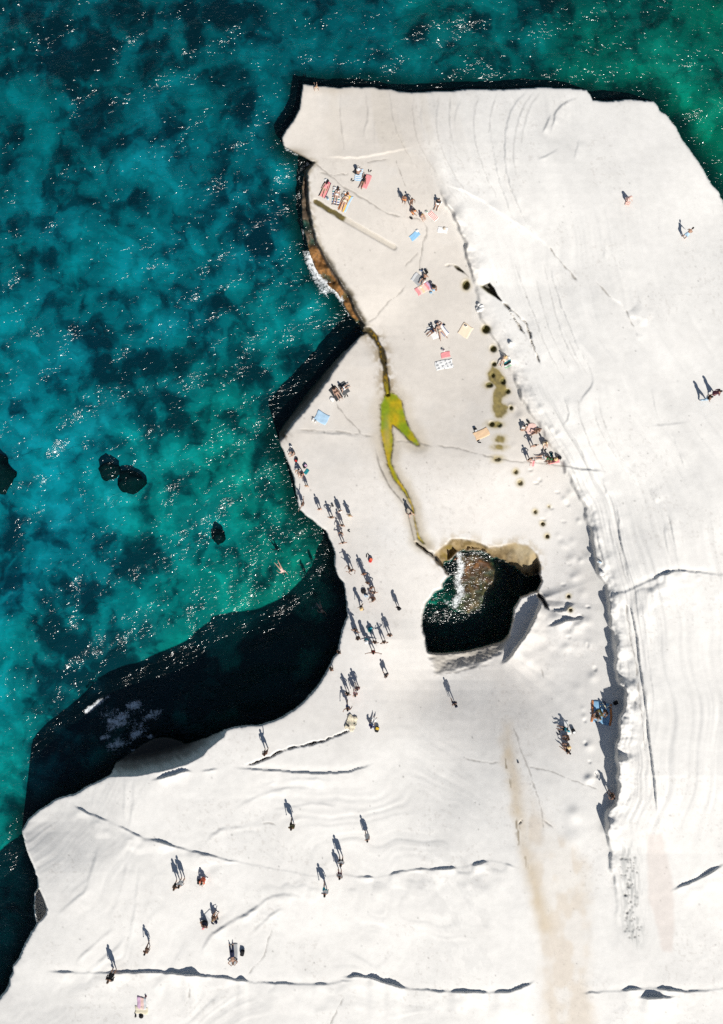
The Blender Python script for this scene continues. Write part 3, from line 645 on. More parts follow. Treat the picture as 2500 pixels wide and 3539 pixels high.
me.materials.append(m)
rock = bpy.data.objects.new('rock_terrain', me); COL.objects.link(rock)
tag(rock, 'white wind smoothed coastal rock with ridges, cracks and cliffs above the sea', None, kind='structure')
# ------------------------------------------------------------------ sea bed
def grid_mesh(name, xs, ys, zf):
    X, Y = np.meshgrid(xs, ys); Zg = zf(X, Y)
    n, k = X.shape; ids = np.arange(n * k).reshape(n, k)
    q = np.stack([ids[:-1, :-1], ids[:-1, 1:], ids[1:, 1:], ids[1:, :-1]], -1).reshape(-1, 4)
    return np.stack([X, Y, Zg], -1).reshape(-1, 3), q, X, Y
def fast_mesh(name, V, q):
    me = bpy.data.meshes.new(name)
    me.vertices.add(len(V)); me.vertices.foreach_set('co', V.astype(np.float32).ravel())
    me.loops.add(q.size); me.loops.foreach_set('vertex_index', q.astype(np.int32).ravel())
    me.polygons.add(len(q)); me.polygons.foreach_set('loop_start', np.arange(0, q.size, 4, dtype=np.int32))
    me.polygons.foreach_set('use_smooth', np.ones(len(q), bool)); me.update(calc_edges=True)
    return me
def land_at_world(X, Y, z):
    s = FOC / (CAM_Z - z)
    PX, PY = CX + X * s, CY - Y * s
    v = bil(LAND, gx[0], gy[0], STEP, PX, PY)
    return np.where((PY < gy[0]) | (PX < gx[0]), -120., v)
far = np.concatenate([[-4000, -1200, -400, -160, -90], np.arange(-70, 70.1, .7), [90, 160, 400, 1200, 4000]])
farx = np.concatenate([[-4000, -1200, -400, -160, -80], np.arange(-56, 56.1, .7), [80, 160, 400, 1200, 4000]])
V, q, X, Y = grid_mesh('seabed', farx, far, lambda X, Y: -2.7 + 1.2 * fbm(X / 9, Y / 9, 401, 4) + .5 * fbm(X / 3, Y / 3, 411, 2))
me = fast_mesh('seabed', V, q)
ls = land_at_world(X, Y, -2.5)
near = .95 * sstep(-95, -10, ls + 30 * fbm(X / 4, Y / 4, 421, 2)).ravel()  # bottom darkened near the cliffs, deepening their shadow through its colour
a_ = me.attributes.new('cliff_shade', 'FLOAT', 'POINT'); a_.data.foreach_set('value', near.astype(np.float32))
sB = FOC / (CAM_Z + 2.6); BX, BY = CX + X * sB, CY - Y * sB
weed_shade = np.zeros(X.shape)
for (x, y, a, b, k) in ((290,150,200,95,1),(505,205,95,75,1),(690,35,170,45,.9),(60,960,90,70,.6),(330,1290,210,70,.55),(560,1250,120,60,.5),(860,1270,90,70,.7),(330,2060,90,60,.6),(250,2240,80,60,.8),(170,2180,60,80,.7),(40,1990,60,110,.6),(480,1960,110,55,.6),
    (260,600,90,60,.45),(760,560,80,60,.5),(800,390,60,60,.6),(60,560,60,50,.4),(700,2360,330,130,1.3),(450,2450,230,120,1.3),(1050,2200,130,150,1.2),(950,2330,200,120,1.3),(250,2600,80,140,1.2),(170,2560,90,170,1.1),(380,2340,160,60,1.0),(900,860,40,90,.7),(540,1400,110,60,.45),(300,1180,110,40,.5),(2330,420,60,30,.6),(2380,560,40,60,.5),(476,682,36,32,1.3),(1430,113,32,40,1.3),(620,1660,40,34,.8)):  # weed patches; the cove entries paint the cliff's cast shadow instead
    weed_shade = np.maximum(weed_shade, k * np.exp(-(((BX - x) / a) ** 2 + ((BY - y) / b) ** 2 + 2.4 * fbm(X / 3.2, Y / 3.2, 471, 4, .6))))
weed_shade = np.clip(weed_shade, 0, 1.3)
sd_ = np.zeros(X.shape)
for (x, y, a, b, k) in ((520,930,170,90,1),(700,1010,110,90,.8),(420,2070,150,100,1),(880,2040,130,80,1),(260,1780,170,110,.8),(150,1490,150,70,.6),(620,1830,120,110,.6),(90,2400,70,260,.9),(230,2620,60,100,.5),(560,1560,200,60,.6),(850,1650,120,110,.7),(140,340,150,60,.5),(420,350,110,60,.6),(620,310,140,60,.6),(650,660,110,60,.6),(150,1130,110,60,.5),(2460,470,80,90,.7),(2300,180,200,60,.5),(860,450,50,100,.4),(1050,210,160,50,.5)):
    sd_ = np.maximum(sd_, k * np.exp(-(((BX - x) / a) ** 2 + ((BY - y) / b) ** 2 + 1.2 * fbm(X / 3, Y / 3, 481, 3))))
for nm_, ar in (('weed', np.clip(weed_shade, 0, 1)), ('sand', np.clip(sd_, 0, 1))):  # the weed layer also holds the painted cove shadow
    a_ = me.attributes.new(nm_, 'FLOAT', 'POINT'); a_.data.foreach_set('value', ar.ravel().astype(np.float32))
m, nt, bs, out = new_mat('seabed_sand_weed_shade')
geo = nd(nt, 'ShaderNodeNewGeometry')
w1 = nd(nt, 'ShaderNodeTexNoise', Scale=.16, Detail=4.0, Roughness=.55, Distortion=.6)
w2 = nd(nt, 'ShaderNodeTexNoise', Scale=.5, Detail=4.0, Roughness=.5, Distortion=.8)
w3 = nd(nt, 'ShaderNodeTexNoise', Scale=.045, Detail=2.0)
vo = nd(nt, 'ShaderNodeTexVoronoi', Scale=.26, feature='SMOOTH_F1', Smoothness=.6)
dn = nd(nt, 'ShaderNodeTexNoise', Scale=1.1, Detail=3.0, Roughness=.6); nt.links.new(geo.outputs['Position'], dn.inputs['Vector'])
vm1 = nd(nt, 'ShaderNodeVectorMath', operation='SUBTRACT'); vm1.inputs[1].default_value = (.5, .5, .5); nt.links.new(dn.outputs['Color'], vm1.inputs[0])
vm2 = nd(nt, 'ShaderNodeVectorMath', operation='MULTIPLY_ADD'); vm2.inputs[1].default_value = (.9, .9, 0); nt.links.new(vm1.outputs[0], vm2.inputs[0]); nt.links.new(geo.outputs['Position'], vm2.inputs[2])
for n in (w1, w2, w3, vo): nt.links.new(vm2.outputs[0], n.inputs['Vector'])
mx = nd(nt, 'ShaderNodeMath', operation='MULTIPLY_ADD'); mx.inputs[1].default_value = .55
nt.links.new(w2.outputs[0], mx.inputs[0]); nt.links.new(w1.outputs[0], mx.inputs[2])
mv = nd(nt, 'ShaderNodeMath', operation='MULTIPLY_ADD'); mv.inputs[1].default_value = -.22
nt.links.new(vo.outputs['Distance'], mv.inputs[0]); nt.links.new(mx.outputs[0], mv.inputs[2])
aw = nd(nt, 'ShaderNodeAttribute', attribute_name='weed'); as_ = nd(nt, 'ShaderNodeAttribute', attribute_name='sand')  # 'weed' carries real weed and the painted cliff shadow in the cove
k1 = nd(nt, 'ShaderNodeMath', operation='MULTIPLY_ADD'); k1.inputs[1].default_value = -.30; nt.links.new(aw.outputs['Fac'], k1.inputs[0]); nt.links.new(mv.outputs[0], k1.inputs[2])
k2 = nd(nt, 'ShaderNodeMath', operation='MULTIPLY_ADD'); k2.inputs[1].default_value = .10; nt.links.new(as_.outputs['Fac'], k2.inputs[0]); nt.links.new(k1.outputs[0], k2.inputs[2])
ramp = nd(nt, 'ShaderNodeValToRGB'); nt.links.new(k2.outputs[0], ramp.inputs[0])
e = ramp.color_ramp.elements
e[0].position = .47; e[0].color = (.035, .052, .058, 1)
e[1].position = .95; e[1].color = (.58, .60, .50, 1)
for p, c in ((.58, (.10, .135, .13, 1)), (.66, (.22, .27, .235, 1)), (.74, (.28, .33, .28, 1)), (.82, (.42, .46, .38, 1))):
    k = e.new(p); k.color = c
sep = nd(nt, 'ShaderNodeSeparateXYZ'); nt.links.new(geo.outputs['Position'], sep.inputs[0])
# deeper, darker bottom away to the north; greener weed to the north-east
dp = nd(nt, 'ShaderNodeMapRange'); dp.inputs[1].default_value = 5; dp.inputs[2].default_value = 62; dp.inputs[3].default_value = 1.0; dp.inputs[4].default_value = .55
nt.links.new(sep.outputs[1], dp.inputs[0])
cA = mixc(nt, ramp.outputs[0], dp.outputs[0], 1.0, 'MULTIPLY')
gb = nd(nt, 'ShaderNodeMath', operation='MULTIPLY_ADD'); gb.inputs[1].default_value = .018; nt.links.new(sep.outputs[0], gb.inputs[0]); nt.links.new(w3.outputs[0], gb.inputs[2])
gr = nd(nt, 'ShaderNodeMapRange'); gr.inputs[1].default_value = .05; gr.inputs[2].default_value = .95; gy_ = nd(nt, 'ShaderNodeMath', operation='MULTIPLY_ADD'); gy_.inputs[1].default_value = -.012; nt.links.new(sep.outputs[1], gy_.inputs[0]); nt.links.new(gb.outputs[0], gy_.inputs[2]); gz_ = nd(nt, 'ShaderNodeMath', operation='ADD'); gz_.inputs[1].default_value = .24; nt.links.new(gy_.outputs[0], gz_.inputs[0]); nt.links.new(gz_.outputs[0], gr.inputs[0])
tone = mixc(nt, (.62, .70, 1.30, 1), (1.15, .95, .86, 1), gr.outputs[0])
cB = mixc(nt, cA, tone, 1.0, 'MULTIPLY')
cf = nd(nt, 'ShaderNodeAttribute', attribute_name='cliff_shade')
cC = mixc(nt, cB, (.012, .02, .022, 1), cf.outputs['Fac'])  # painted cliff shade mixed over the bottom colour
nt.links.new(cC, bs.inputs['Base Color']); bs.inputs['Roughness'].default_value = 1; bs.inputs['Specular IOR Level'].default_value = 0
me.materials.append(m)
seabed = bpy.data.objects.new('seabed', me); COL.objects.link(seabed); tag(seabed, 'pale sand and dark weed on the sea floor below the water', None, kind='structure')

# ------------------------------------------------------------------ the sea
r1_ = np.random.default_rng(3)
WAVES = []
for k in range(90):
    lam = 10 ** r1_.uniform(math.log10(.9), math.log10(9))
    th = math.radians(118) + r1_.normal(0, .55)
    slope_ = .032 * (1.0 if lam < 4 else .7)
    WAVES.append((2 * math.pi / lam, math.cos(th), math.sin(th), slope_ * lam / (2 * math.pi), r1_.uniform(0, 6.28)))
def sea_z(X, Y):
    z = 0
    wx = X + 1.5 * fbm(X / 12, Y / 12, 441, 2); wy = Y + 1.5 * fbm(X / 12, Y / 12, 446, 2)
    for k, cx_, sy_, a, ph in WAVES:
        z = z + a * np.sin(k * (wx * cx_ + wy * sy_) + ph)
    amp = .30 + 1.5 * vnoise(X / 11 + 40, Y / 7 + 40, 451)
    fade = sstep(56, 52, np.abs(X)) * sstep(71, 67, np.abs(Y))
    return z * amp * fade
xs = np.concatenate([[-4000, -900, -200, -90], np.arange(-57, 57.01, .24), [90, 200, 900, 4000]])
ys = np.concatenate([[-4000, -900, -200, -100], np.arange(-72, 72.01, .24), [100, 200, 900, 4000]])
V, q, X, Y = grid_mesh('sea', xs, ys, lambda X, Y: sea_z(np.clip(X, -60, 60), np.clip(Y, -75, 75)))
lw = land_at_world(X, Y, 0.0).ravel()
pw = bil(pool, gx[0], gy[0], STEP, CX + X * FOC / CAM_Z, CY - Y * FOC / CAM_Z).ravel()
hid = (lw > 100) & (pw < -90)
keep = ~(hid[q].all(1)); q = q[keep]
us = np.unique(q); rm = np.full(len(V), -1); rm[us] = np.arange(len(us)); q = rm[q]; V = V[us]
me = fast_mesh('sea_water', V, q)
PX = (CX + X * FOC / CAM_Z).ravel(); PY = (CY - Y * FOC / CAM_Z).ravel()
foam = np.zeros(len(PX))
def fo(P, w, a, fl=1.0):
    global foam
    d = seg_dist(PX, PY, P)[0]
    foam = np.maximum(foam, a * np.exp(-(d / w) ** 2))
fo([(1072,885),(1090,935),(1112,968),(1138,990),(1162,1008),(1180,1036)], 13, .95)
fo([(1070,880),(1082,920),(1100,965),(1125,1002)], 30, .78)
fo([(1118,985),(1150,1000)], 20, .7)
fo([(1046,585),(1060,570),(1075,562)], 10, .62); fo([(985,512),(1030,540)], 9, .74); fo([(1030,590),(1036,640),(1034,690)], 8, .55); fo([(1040,760),(1052,830)], 7, .6); fo([(1180,1050),(1215,1100)], 8, .62)
fo([(1248,1146),(1262,1155),(1272,1160)], 5, .95)
fo([(300,2458),(325,2440),(352,2420)], 13, .95); fo([(345,2425),(380,2405)], 9, .7)
fo([(360,2470),(400,2480),(450,2510),(490,2500),(520,2470)], 50, .52)
for bx, by, br, ba in np.random.default_rng(21).uniform((330, 2440, 8, .5), (520, 2600, 30, .86), (26, 4)): fo([(bx, by), (bx + br, by - br * .4)], br, ba if math.hypot((bx - 430) / 110, (by - 2520) / 80) < 1 else .4)
fo([(380,2490),(430,2500)], 16, .9); fo([(450,2550),(400,2610)], 30, .5)
fo([(1586,1918),(1596,1960),(1584,2010),(1594,2050),(1572,2085)], 22, .84); fo([(1540,2080),(1575,2100)], 14, .62); fo([(1640,1912),(1665,1908)], 12, .6); fo([(1690,1925),(1730,1940)], 8, .5)
fo([(1085,2100),(1105,2085),(1112,2110)], 14, .55)
fo([(962,1950),(975,1978),(984,1990)], 8, .55)
foam = foam[us]
a_ = me.attributes.new('foam', 'FLOAT', 'POINT'); a_.data.foreach_set('value', foam.astype(np.float32))
m, nt, bs, out = new_mat('clear_sea_water')
nt.nodes.remove(bs)
geo = nd(nt, 'ShaderNodeNewGeometry')
mp = nd(nt, 'ShaderNodeMapping'); mp.inputs['Rotation'].default_value = (0, 0, math.radians(-28)); mp.inputs['Scale'].default_value = (.62, 1.25, 1)
nt.links.new(geo.outputs['Position'], mp.inputs['Vector'])
t1 = nd(nt, 'ShaderNodeTexNoise', Scale=2.4, Detail=2.0, Roughness=.5, Distortion=.5)
t2 = nd(nt, 'ShaderNodeTexNoise', Scale=4.2, Detail=3.0, Roughness=.5)
nt.links.new(mp.outputs[0], t1.inputs['Vector']); nt.links.new(mp.outputs[0], t2.inputs['Vector'])
bA = nd(nt, 'ShaderNodeBump', Strength=1.0, Distance=.20); nt.links.new(t1.outputs[0], bA.inputs['Height'])
bB = nd(nt, 'ShaderNodeBump', Strength=1.0, Distance=.004); nt.links.new(t2.outputs[0], bB.inputs['Height']); nt.links.new(bA.outputs[0], bB.inputs['Normal'])
gls = nd(nt, 'ShaderNodeBsdfGlossy'); gls.inputs['Roughness'].default_value = .155; gls.inputs['Color'].default_value = (1, 1, 1, 1)
nt.links.new(bB.outputs[0], gls.inputs['Normal'])
lw_ = nd(nt, 'ShaderNodeLayerWeight'); nt.links.new(bA.outputs[0], lw_.inputs['Normal'])
pw5 = nd(nt, 'ShaderNodeMath', operation='POWER'); pw5.inputs[1].default_value = 5.0; nt.links.new(lw_.outputs['Facing'], pw5.inputs[0])
fr = nd(nt, 'ShaderNodeMath', operation='MULTIPLY_ADD'); fr.inputs[1].default_value = .98; fr.inputs[2].default_value = .02; nt.links.new(pw5.outputs[0], fr.inputs[0])
tr = nd(nt, 'ShaderNodeBsdfTransparent'); tr.inputs['Color'].default_value = (.97, .99, 1.0, 1)
# a little light scattered back by the water itself
df = nd(nt, 'ShaderNodeBsdfDiffuse'); df.inputs['Color'].default_value = (.002, .085, .10, 1)
ms1 = nd(nt, 'ShaderNodeMixShader'); ms1.inputs[0].default_value = .025; nt.links.new(tr.outputs[0], ms1.inputs[1]); nt.links.new(df.outputs[0], ms1.inputs[2])
ms2 = nd(nt, 'ShaderNodeMixShader'); nt.links.new(fr.outputs[0], ms2.inputs[0]); nt.links.new(ms1.outputs[0], ms2.inputs[1]); nt.links.new(gls.outputs[0], ms2.inputs[2])
fa = nd(nt, 'ShaderNodeAttribute', attribute_name='foam')
f1 = nd(nt, 'ShaderNodeTexNoise', Scale=2.2, Detail=9.0, Roughness=.72, Distortion=1.2); nt.links.new(geo.outputs['Position'], f1.inputs['Vector'])
ma = nd(nt, 'ShaderNodeMath', operation='ADD'); nt.links.new(fa.outputs['Fac'], ma.inputs[0]); fm = nd(nt, 'ShaderNodeMath', operation='MULTIPLY_ADD'); fm.inputs[1].default_value = 1.9; fm.inputs[2].default_value = -.45; nt.links.new(f1.outputs[0], fm.inputs[0]); nt.links.new(fm.outputs[0], ma.inputs[1])
mr = nd(nt, 'ShaderNodeMapRange'); mr.inputs[1].default_value = 1.06; mr.inputs[2].default_value = 1.45; nt.links.new(ma.outputs[0], mr.inputs[0])
fd = nd(nt, 'ShaderNodeBsdfDiffuse'); fd.inputs['Color'].default_value = (.80, .84, .86, 1)
ms3 = nd(nt, 'ShaderNodeMixShader'); nt.links.new(mr.outputs[0], ms3.inputs[0]); nt.links.new(ms2.outputs[0], ms3.inputs[1]); nt.links.new(fd.outputs[0], ms3.inputs[2])
nt.links.new(ms3.outputs[0], out.inputs['Surface'])
va = nd(nt, 'ShaderNodeVolumeAbsorption'); va.inputs['Color'].default_value = (0.0, .91, .865, 1); va.inputs['Density'].default_value = .80
nt.links.new(va.outputs[0], out.inputs['Volume'])
me.materials.append(m)
sea = bpy.data.objects.new('sea_water', me); COL.objects.link(sea); tag(sea, 'clear teal sea with wind ripples and sun glints', None, kind='structure')
# ------------------------------------------------------------------ simple procedural materials for cloth, skin, hair
_M = {}
PAL = dict(black=(.012,.012,.014), charcoal=(.045,.047,.05), navy=(.012,.018,.05), blue=(.03,.09,.28), skyblue=(.27,.50,.72), paleblue=(.42,.60,.76), teal=(.01,.22,.25), turquoise=(.02,.33,.42),
  white=(.80,.80,.79), cream=(.72,.66,.50), grey=(.36,.37,.38), lightgrey=(.58,.59,.60), darkgrey=(.10,.105,.11), pink=(.76,.30,.31), hotpink=(.68,.10,.22), palepink=(.80,.56,.50), lilac=(.60,.40,.55), plum=(.13,.035,.06),
  red=(.50,.028,.022), coral=(.75,.16,.08), orange=(.74,.30,.12), peach=(.85,.60,.38), lightpeach=(.86,.70,.53), yellow=(.75,.50,.06), straw=(.70,.50,.26), brown=(.10,.05,.03), olive=(.13,.12,.05), green=(.03,.20,.07), mint=(.30,.55,.34), beige=(.56,.48,.38), sand=(.62,.54,.42),
  skin1=(.50,.325,.245), skin2=(.38,.225,.155), skin3=(.25,.135,.088), skin4=(.15,.078,.05), hairblack=(.010,.008,.007), hairdark=(.022,.012,.008), hairbrown=(.07,.035,.018), hairblond=(.33,.21,.09), hairred=(.16,.05,.02), lips=(.35,.10,.08),
  rockwhite=(.76,.75,.73), rubber=(.02,.02,.02), leather=(.13,.06,.03), metal=(.5,.5,.5), foamwhite=(.8,.82,.83), seastone=(.012,.018,.018))
def mat(name):
    if name in _M: return _M[name]
    c = PAL[name]
    m, nt, bs, out = new_mat(name)
    tc = nd(nt, 'ShaderNodeTexCoord')
    skinlike = name.startswith('skin') or name.startswith('hair') or name == 'lips'
    n = nd(nt, 'ShaderNodeTexNoise', Scale=6.0 if skinlike else 14.0, Detail=4.0)
    nt.links.new(tc.outputs['Object'], n.inputs['Vector'])
    r = nd(nt, 'ShaderNodeMapRange'); r.inputs[3].default_value = .82; r.inputs[4].default_value = 1.14
    nt.links.new(n.outputs[0], r.inputs[0])
    o = mixc(nt, (*c, 1), r.outputs[0], 1.0, 'MULTIPLY')
    nt.links.new(o, bs.inputs['Base Color'])
    bs.inputs['Roughness'].default_value = .5 if skinlike else .85
    bs.inputs['Specular IOR Level'].default_value = .3
    b = nd(nt, 'ShaderNodeBump', Strength=.25, Distance=.01); nt.links.new(n.outputs[0], b.inputs['Height']); nt.links.new(b.outputs[0], bs.inputs['Normal'])
    _M[name] = m
    return m

# ------------------------------------------------------------------ people
def nrm(v):
    v = Vector(v); return v.normalized()
def side(v, s): return Vector((v[0] * s, v[1], v[2]))
POSES = {
 'stand': dict(torso=(0,0,1), ua=(.20,.02,-1), fa=(.06,.22,-1), th=(.08,.02,-1), shn=(.02,-.03,-1)),
 'walk': dict(torso=(0,.06,1), ua=[(.18,-.32,-1),(.18,.30,-1)], fa=[(.05,.05,-1),(.05,.65,-1)], th=[(.05,.42,-1),(.05,-.30,-1)], shn=[(.02,.10,-1),(.02,-.55,-1)]),
 'photo': dict(torso=(0,0,1), ua=(.50,.45,-.65), fa=(-.45,.75,.55), th=(.09,.02,-1), shn=(.02,-.03,-1)),
 'hips': dict(torso=(0,0,1), ua=(.75,-.15,-.8), fa=(-.65,.30,-.55), th=(.10,0,-1), shn=(.03,-.02,-1)),
 'wide': dict(torso=(0,.12,1), ua=(1,.10,-.15), fa=(1,.25,.05), th=(.12,.12,-1), shn=(.03,-.15,-1)),
 'hair': dict(torso=(0,0,1), ua=(.85,.15,.20), fa=(-.65,.05,.70), th=(.08,.02,-1), shn=(.02,-.03,-1)),
 'point': dict(torso=(0,0,1), ua=[(.20,.02,-1),(.35,.55,.75)], fa=[(.06,.22,-1),(.20,.50,.85)], th=(.09,.05,-1), shn=(.02,-.05,-1)),
 'stride': dict(torso=(0,.12,1), ua=[(.45,-.5,-.8),(.45,.5,-.8)], fa=[(.15,-.2,-.9),(.15,.7,-.5)], th=[(.10,.75,-.85),(.10,-.55,-.9)], shn=[(.02,.12,-1),(.02,-.75,-.75)]),
 'bend': dict(torso=(0,.80,.50), ua=(.15,.25,-.95), fa=(.0,.35,-.9), th=(.13,-.05,-1), shn=(.05,-.03,-1)),
 'crouch': dict(torso=(0,.45,.90), ua=(.15,.65,-.65), fa=(-.10,.6,-.5), th=(.28,.92,.20), shn=(.02,-.42,-.90)),
 'sit': dict(torso=(0,-.30,1), ua=(.30,-.40,-.85), fa=(.08,-.25,-.95), th=(.13,.95,.25), shn=(.04,.85,-.5)),
 'longsit': dict(torso=(0,-.12,1), ua=(.18,.35,-.9), fa=(-.12,.75,-.35), th=(.10,1,.04), shn=(.04,1,-.10)),
 'hug': dict(torso=(0,.18,1), ua=(.15,.60,-.60), fa=(-.30,.70,-.05), th=(.10,.72,.66), shn=(.02,.25,-.97)),
 'cross': dict(torso=(0,.10,1), ua=(.22,.35,-.85), fa=(-.35,.75,-.30), th=(.72,.68,.06), shn=(-.85,.35,-.10)),
 'lie': dict(torso=(0,0,1), ua=(.30,.04,-1), fa=(.10,.04,-1), th=(.08,0,-1), shn=(.03,0,-1)),
 'lieup': dict(torso=(0,0,1), ua=(.75,.05,.55), fa=(-.70,.10,.60), th=(.10,0,-1), shn=(.03,0,-1)),
 'star': dict(torso=(0,0,1), ua=[(.7,.05,.3),(.55,.05,-.8)], fa=[(-.6,.12,.6),(.2,.05,-1)], th=(.30,0,-1), shn=(.24,0,-1)),
 'lieknee': dict(torso=(0,0,1), ua=(.32,.0,-1), fa=(.02,.05,-1), th=[(.08,0,-1),(.15,.65,-.75)], shn=[(.03,0,-1),(.02,-.70,-.70)]),
 'liearm': dict(torso=(0,0,1), ua=[(.6,0,.8),(.35,0,-1)], fa=[(-.3,0,1),(.3,.05,-1)], th=[(.12,0,-1),(.05,0,-1)], shn=[(.10,0,-1),(.02,0,-1)]),
 'swim': dict(torso=(0,.10,1), ua=[(.30,.1,1),(.75,.1,-.45)], fa=[(.10,.1,1),(.35,.15,-.9)], th=(.17,-.08,-1), shn=(.12,-.12,-1)),
}
LIEBACK = {'star', 'lieknee', 'lieup'}
def two(v):
    if isinstance(v, list): return [nrm(side(v[0], -1)), nrm(v[1])]
    return [nrm(side(v, -1)), nrm(v)]
def skeleton(pose, female, facing_up=None):
    p = POSES[pose]
    up = nrm(p['torso']); right = Vector((1, 0, 0)); fwd = up.cross(right)
    pel = Vector((0, 0, 0)); neck = pel + up * .50
    J = dict(pel=pel, neck=neck, up=up, right=right, fwd=fwd)
    hd = nrm(up * .8 + Vector((0, 0, 1)) * .35) if pose not in ('lie','lieup','star','lieknee','liearm','swim') else up
    J['hd'] = hd; J['head'] = neck + hd * .215
    shw, hpw = (.175, .095) if female else (.20, .09)
    ua, fa, th, sh = two(p['ua']), two(p['fa']), two(p['th']), two(p['shn'])
    for i, s in ((0, -1), (1, 1)):
        S_ = neck + right * s * shw - up * .055
        E = S_ + ua[i] * .285; W = E + fa[i] * .25
        H = pel + right * s * hpw - up * .02
        K = H + th[i] * .43; A = K + sh[i] * .42
        J['S%d' % i], J['E%d' % i], J['W%d' % i], J['H%d' % i], J['K%d' % i], J['A%d' % i] = S_, E, W, H, K, A
        J['fa%d' % i] = fa[i]
        flat = pose in ('lie','lieup','star','lieknee','liearm','swim')
        if flat:
            J['F%d' % i] = A + nrm((s * .35, .55 if pose in LIEBACK else -.05, -.8)) * .17
        else:
            lf = Vector((sh[i].x * .2 + s * .15, 1, 0)) if abs(sh[i].z) > .6 else Vector((s * .25, .45, .9))
            J['F%d' % i] = A + nrm(lf) * .17 - Vector((0, 0, .04))
    J['flat'] = pose in ('lie','lieup','star','lieknee','liearm','swim')
    return J
class PB:
    """collects lofted rings"""
    def __init__(self): self.v = []; self.f = []; self.mi = []
    def loft(self, rings, n=10, cap=True, mi=0):
        b = len(self.v)
        for (c, a, d, rx, ry) in rings:
            for k in range(n):
                t = 2 * math.pi * k / n
                self.v.append(Vector(c) + a * (math.cos(t) * rx) + d * (math.sin(t) * ry))
        for i in range(len(rings) - 1):
            for k in range(n):
                self.f.append((b + i * n + k, b + i * n + (k + 1) % n, b + (i + 1) * n + (k + 1) % n, b + (i + 1) * n + k)); self.mi.append(mi)
        if cap:
            self.f.append(tuple(b + k for k in reversed(range(n)))); self.f.append(tuple(b + (len(rings) - 1) * n + k for k in range(n))); self.mi += [mi, mi]
    def tube(self, pts, rad, n=8, mi=0, flat=1.0, ax=None):
        rings = []
        for i, p in enumerate(pts):
            d = (Vector(pts[min(i + 1, len(pts) - 1)]) - Vector(pts[max(i - 1, 0)]))
            d = d.normalized() if d.length > 1e-6 else Vector((0, 0, 1))
            a = Vector(ax) if ax is not None else Vector((1, 0, 0))
            a = a - d * a.dot(d)
            if a.length < .15: a = Vector((0, 1, 0)) - d * d.y
            a.normalize()
            rings.append((p, a, d.cross(a), rad[i], rad[i] * flat))
        self.loft(rings, n, True, mi)
    def ball(self, c, ax, r, n=10, m=7, mi=0, keep=None):
        """ellipsoid with axes ax=(right,fwd,up), radii r"""
        b = len(self.v); idx = {}
        for i in range(m + 1):
            ph = math.pi * i / m
            for k in range(n):
                t = 2 * math.pi * k / n
                l = Vector((math.sin(ph) * math.cos(t), math.sin(ph) * math.sin(t), math.cos(ph)))
                self.v.append(Vector(c) + ax[0] * (l.x * r[0]) + ax[1] * (l.y * r[1]) + ax[2] * (l.z * r[2])); idx[(i, k)] = (len(self.v) - 1, l)
        for i in range(m):
            for k in range(n):
                q = [idx[(i, k)], idx[(i + 1, k)], idx[(i + 1, (k + 1) % n)], idx[(i, (k + 1) % n)]]
                cl = sum((x[1] for x in q), Vector()) / 4
                if keep and not keep(cl): continue
                self.f.append(tuple(x[0] for x in q)); self.mi.append(mi)
    def xf(self, M): self.v = [M @ v for v in self.v]
    def mesh(self, name, mats):
        me = bpy.data.meshes.new(name); me.from_pydata([tuple(v) for v in self.v], [], self.f)
        for m in mats: me.materials.append(m)
        me.polygons.foreach_set('material_index', self.mi); me.polygons.foreach_set('use_smooth', [True] * len(me.polygons)); me.update()
        return me
def torso_ring(J, t, female, off=0.0, grow=1.0):
    ts = [-.12, 0, .12, .32, .5, .72, .88, .97, 1.06]
    rx = [.10, .165, .175, .135, .135, .155, .165, .11, .06] if female else [.10, .155, .16, .145, .15, .175, .19, .13, .065]
    ry = [.09, .115, .12, .095, .10, .12, .10, .075, .06] if female else [.09, .11, .11, .105, .11, .125, .11, .08, .062]
    return (J['pel'] + J['up'] * (.5 * t), J['right'], J['fwd'], float(np.interp(t, ts, rx)) * grow * 1.08 + off, float(np.interp(t, ts, ry)) * grow * 1.12 + off)
def raw_body(J, female):
    b = PB()
    b.loft([torso_ring(J, t, female) for t in (-.12, 0, .12, .32, .5, .72, .88, .97, 1.06)], 12)
    hd = J['hd']; hr_ = J['right']; hf = hd.cross(hr_)
    b.tube([J['neck'] - J['up'] * .03, J['neck'] + hd * .06, J['head'] - hd * .04], [.062, .052, .055], 8)
    b.ball(J['head'], (hr_, hf, hd), (.084, .104, .122), 12, 8)
    b.ball(J['head'] - hd * .05 + hf * .022, (hr_, hf, hd), (.058, .075, .072), 10, 6)
    b.tube([J['head'] + hf * .085 - hd * .005, J['head'] + hf * .118 - hd * .03], [.014, .016], 6)
    for s in (-1, 1): b.ball(J['head'] + hr_ * (s * .08) - hd * .01, (hr_, hf, hd), (.014, .024, .032), 6, 4)
    for i in (0, 1):
        S_, E, W, H, K, A, F = (J[k + str(i)] for k in 'SEWHKAF')
        d = J['fa%d' % i]
        b.ball(S_, (hr_, J['fwd'], J['up']), (.058, .055, .055), 8, 6)
        b.tube([S_, S_.lerp(E, .5), E, E.lerp(W, .3), W], [.058, .052, .043, .045, .031], 8)
        b.tube([W - d * .01, W + d * .05, W + d * .095], [.028, .040, .036], 8, flat=.55)
        b.tube([H, H.lerp(K, .3), H.lerp(K, .75), K, K.lerp(A, .3), K.lerp(A, .75), A], [.104, .102, .074, .062, .064, .048, .040], 10)
        b.tube([A - (F - A) * .22 - Vector((0, 0, .0)), A.lerp(F, .4), F], [.040, .042, .030], 8, flat=.8)
    return b
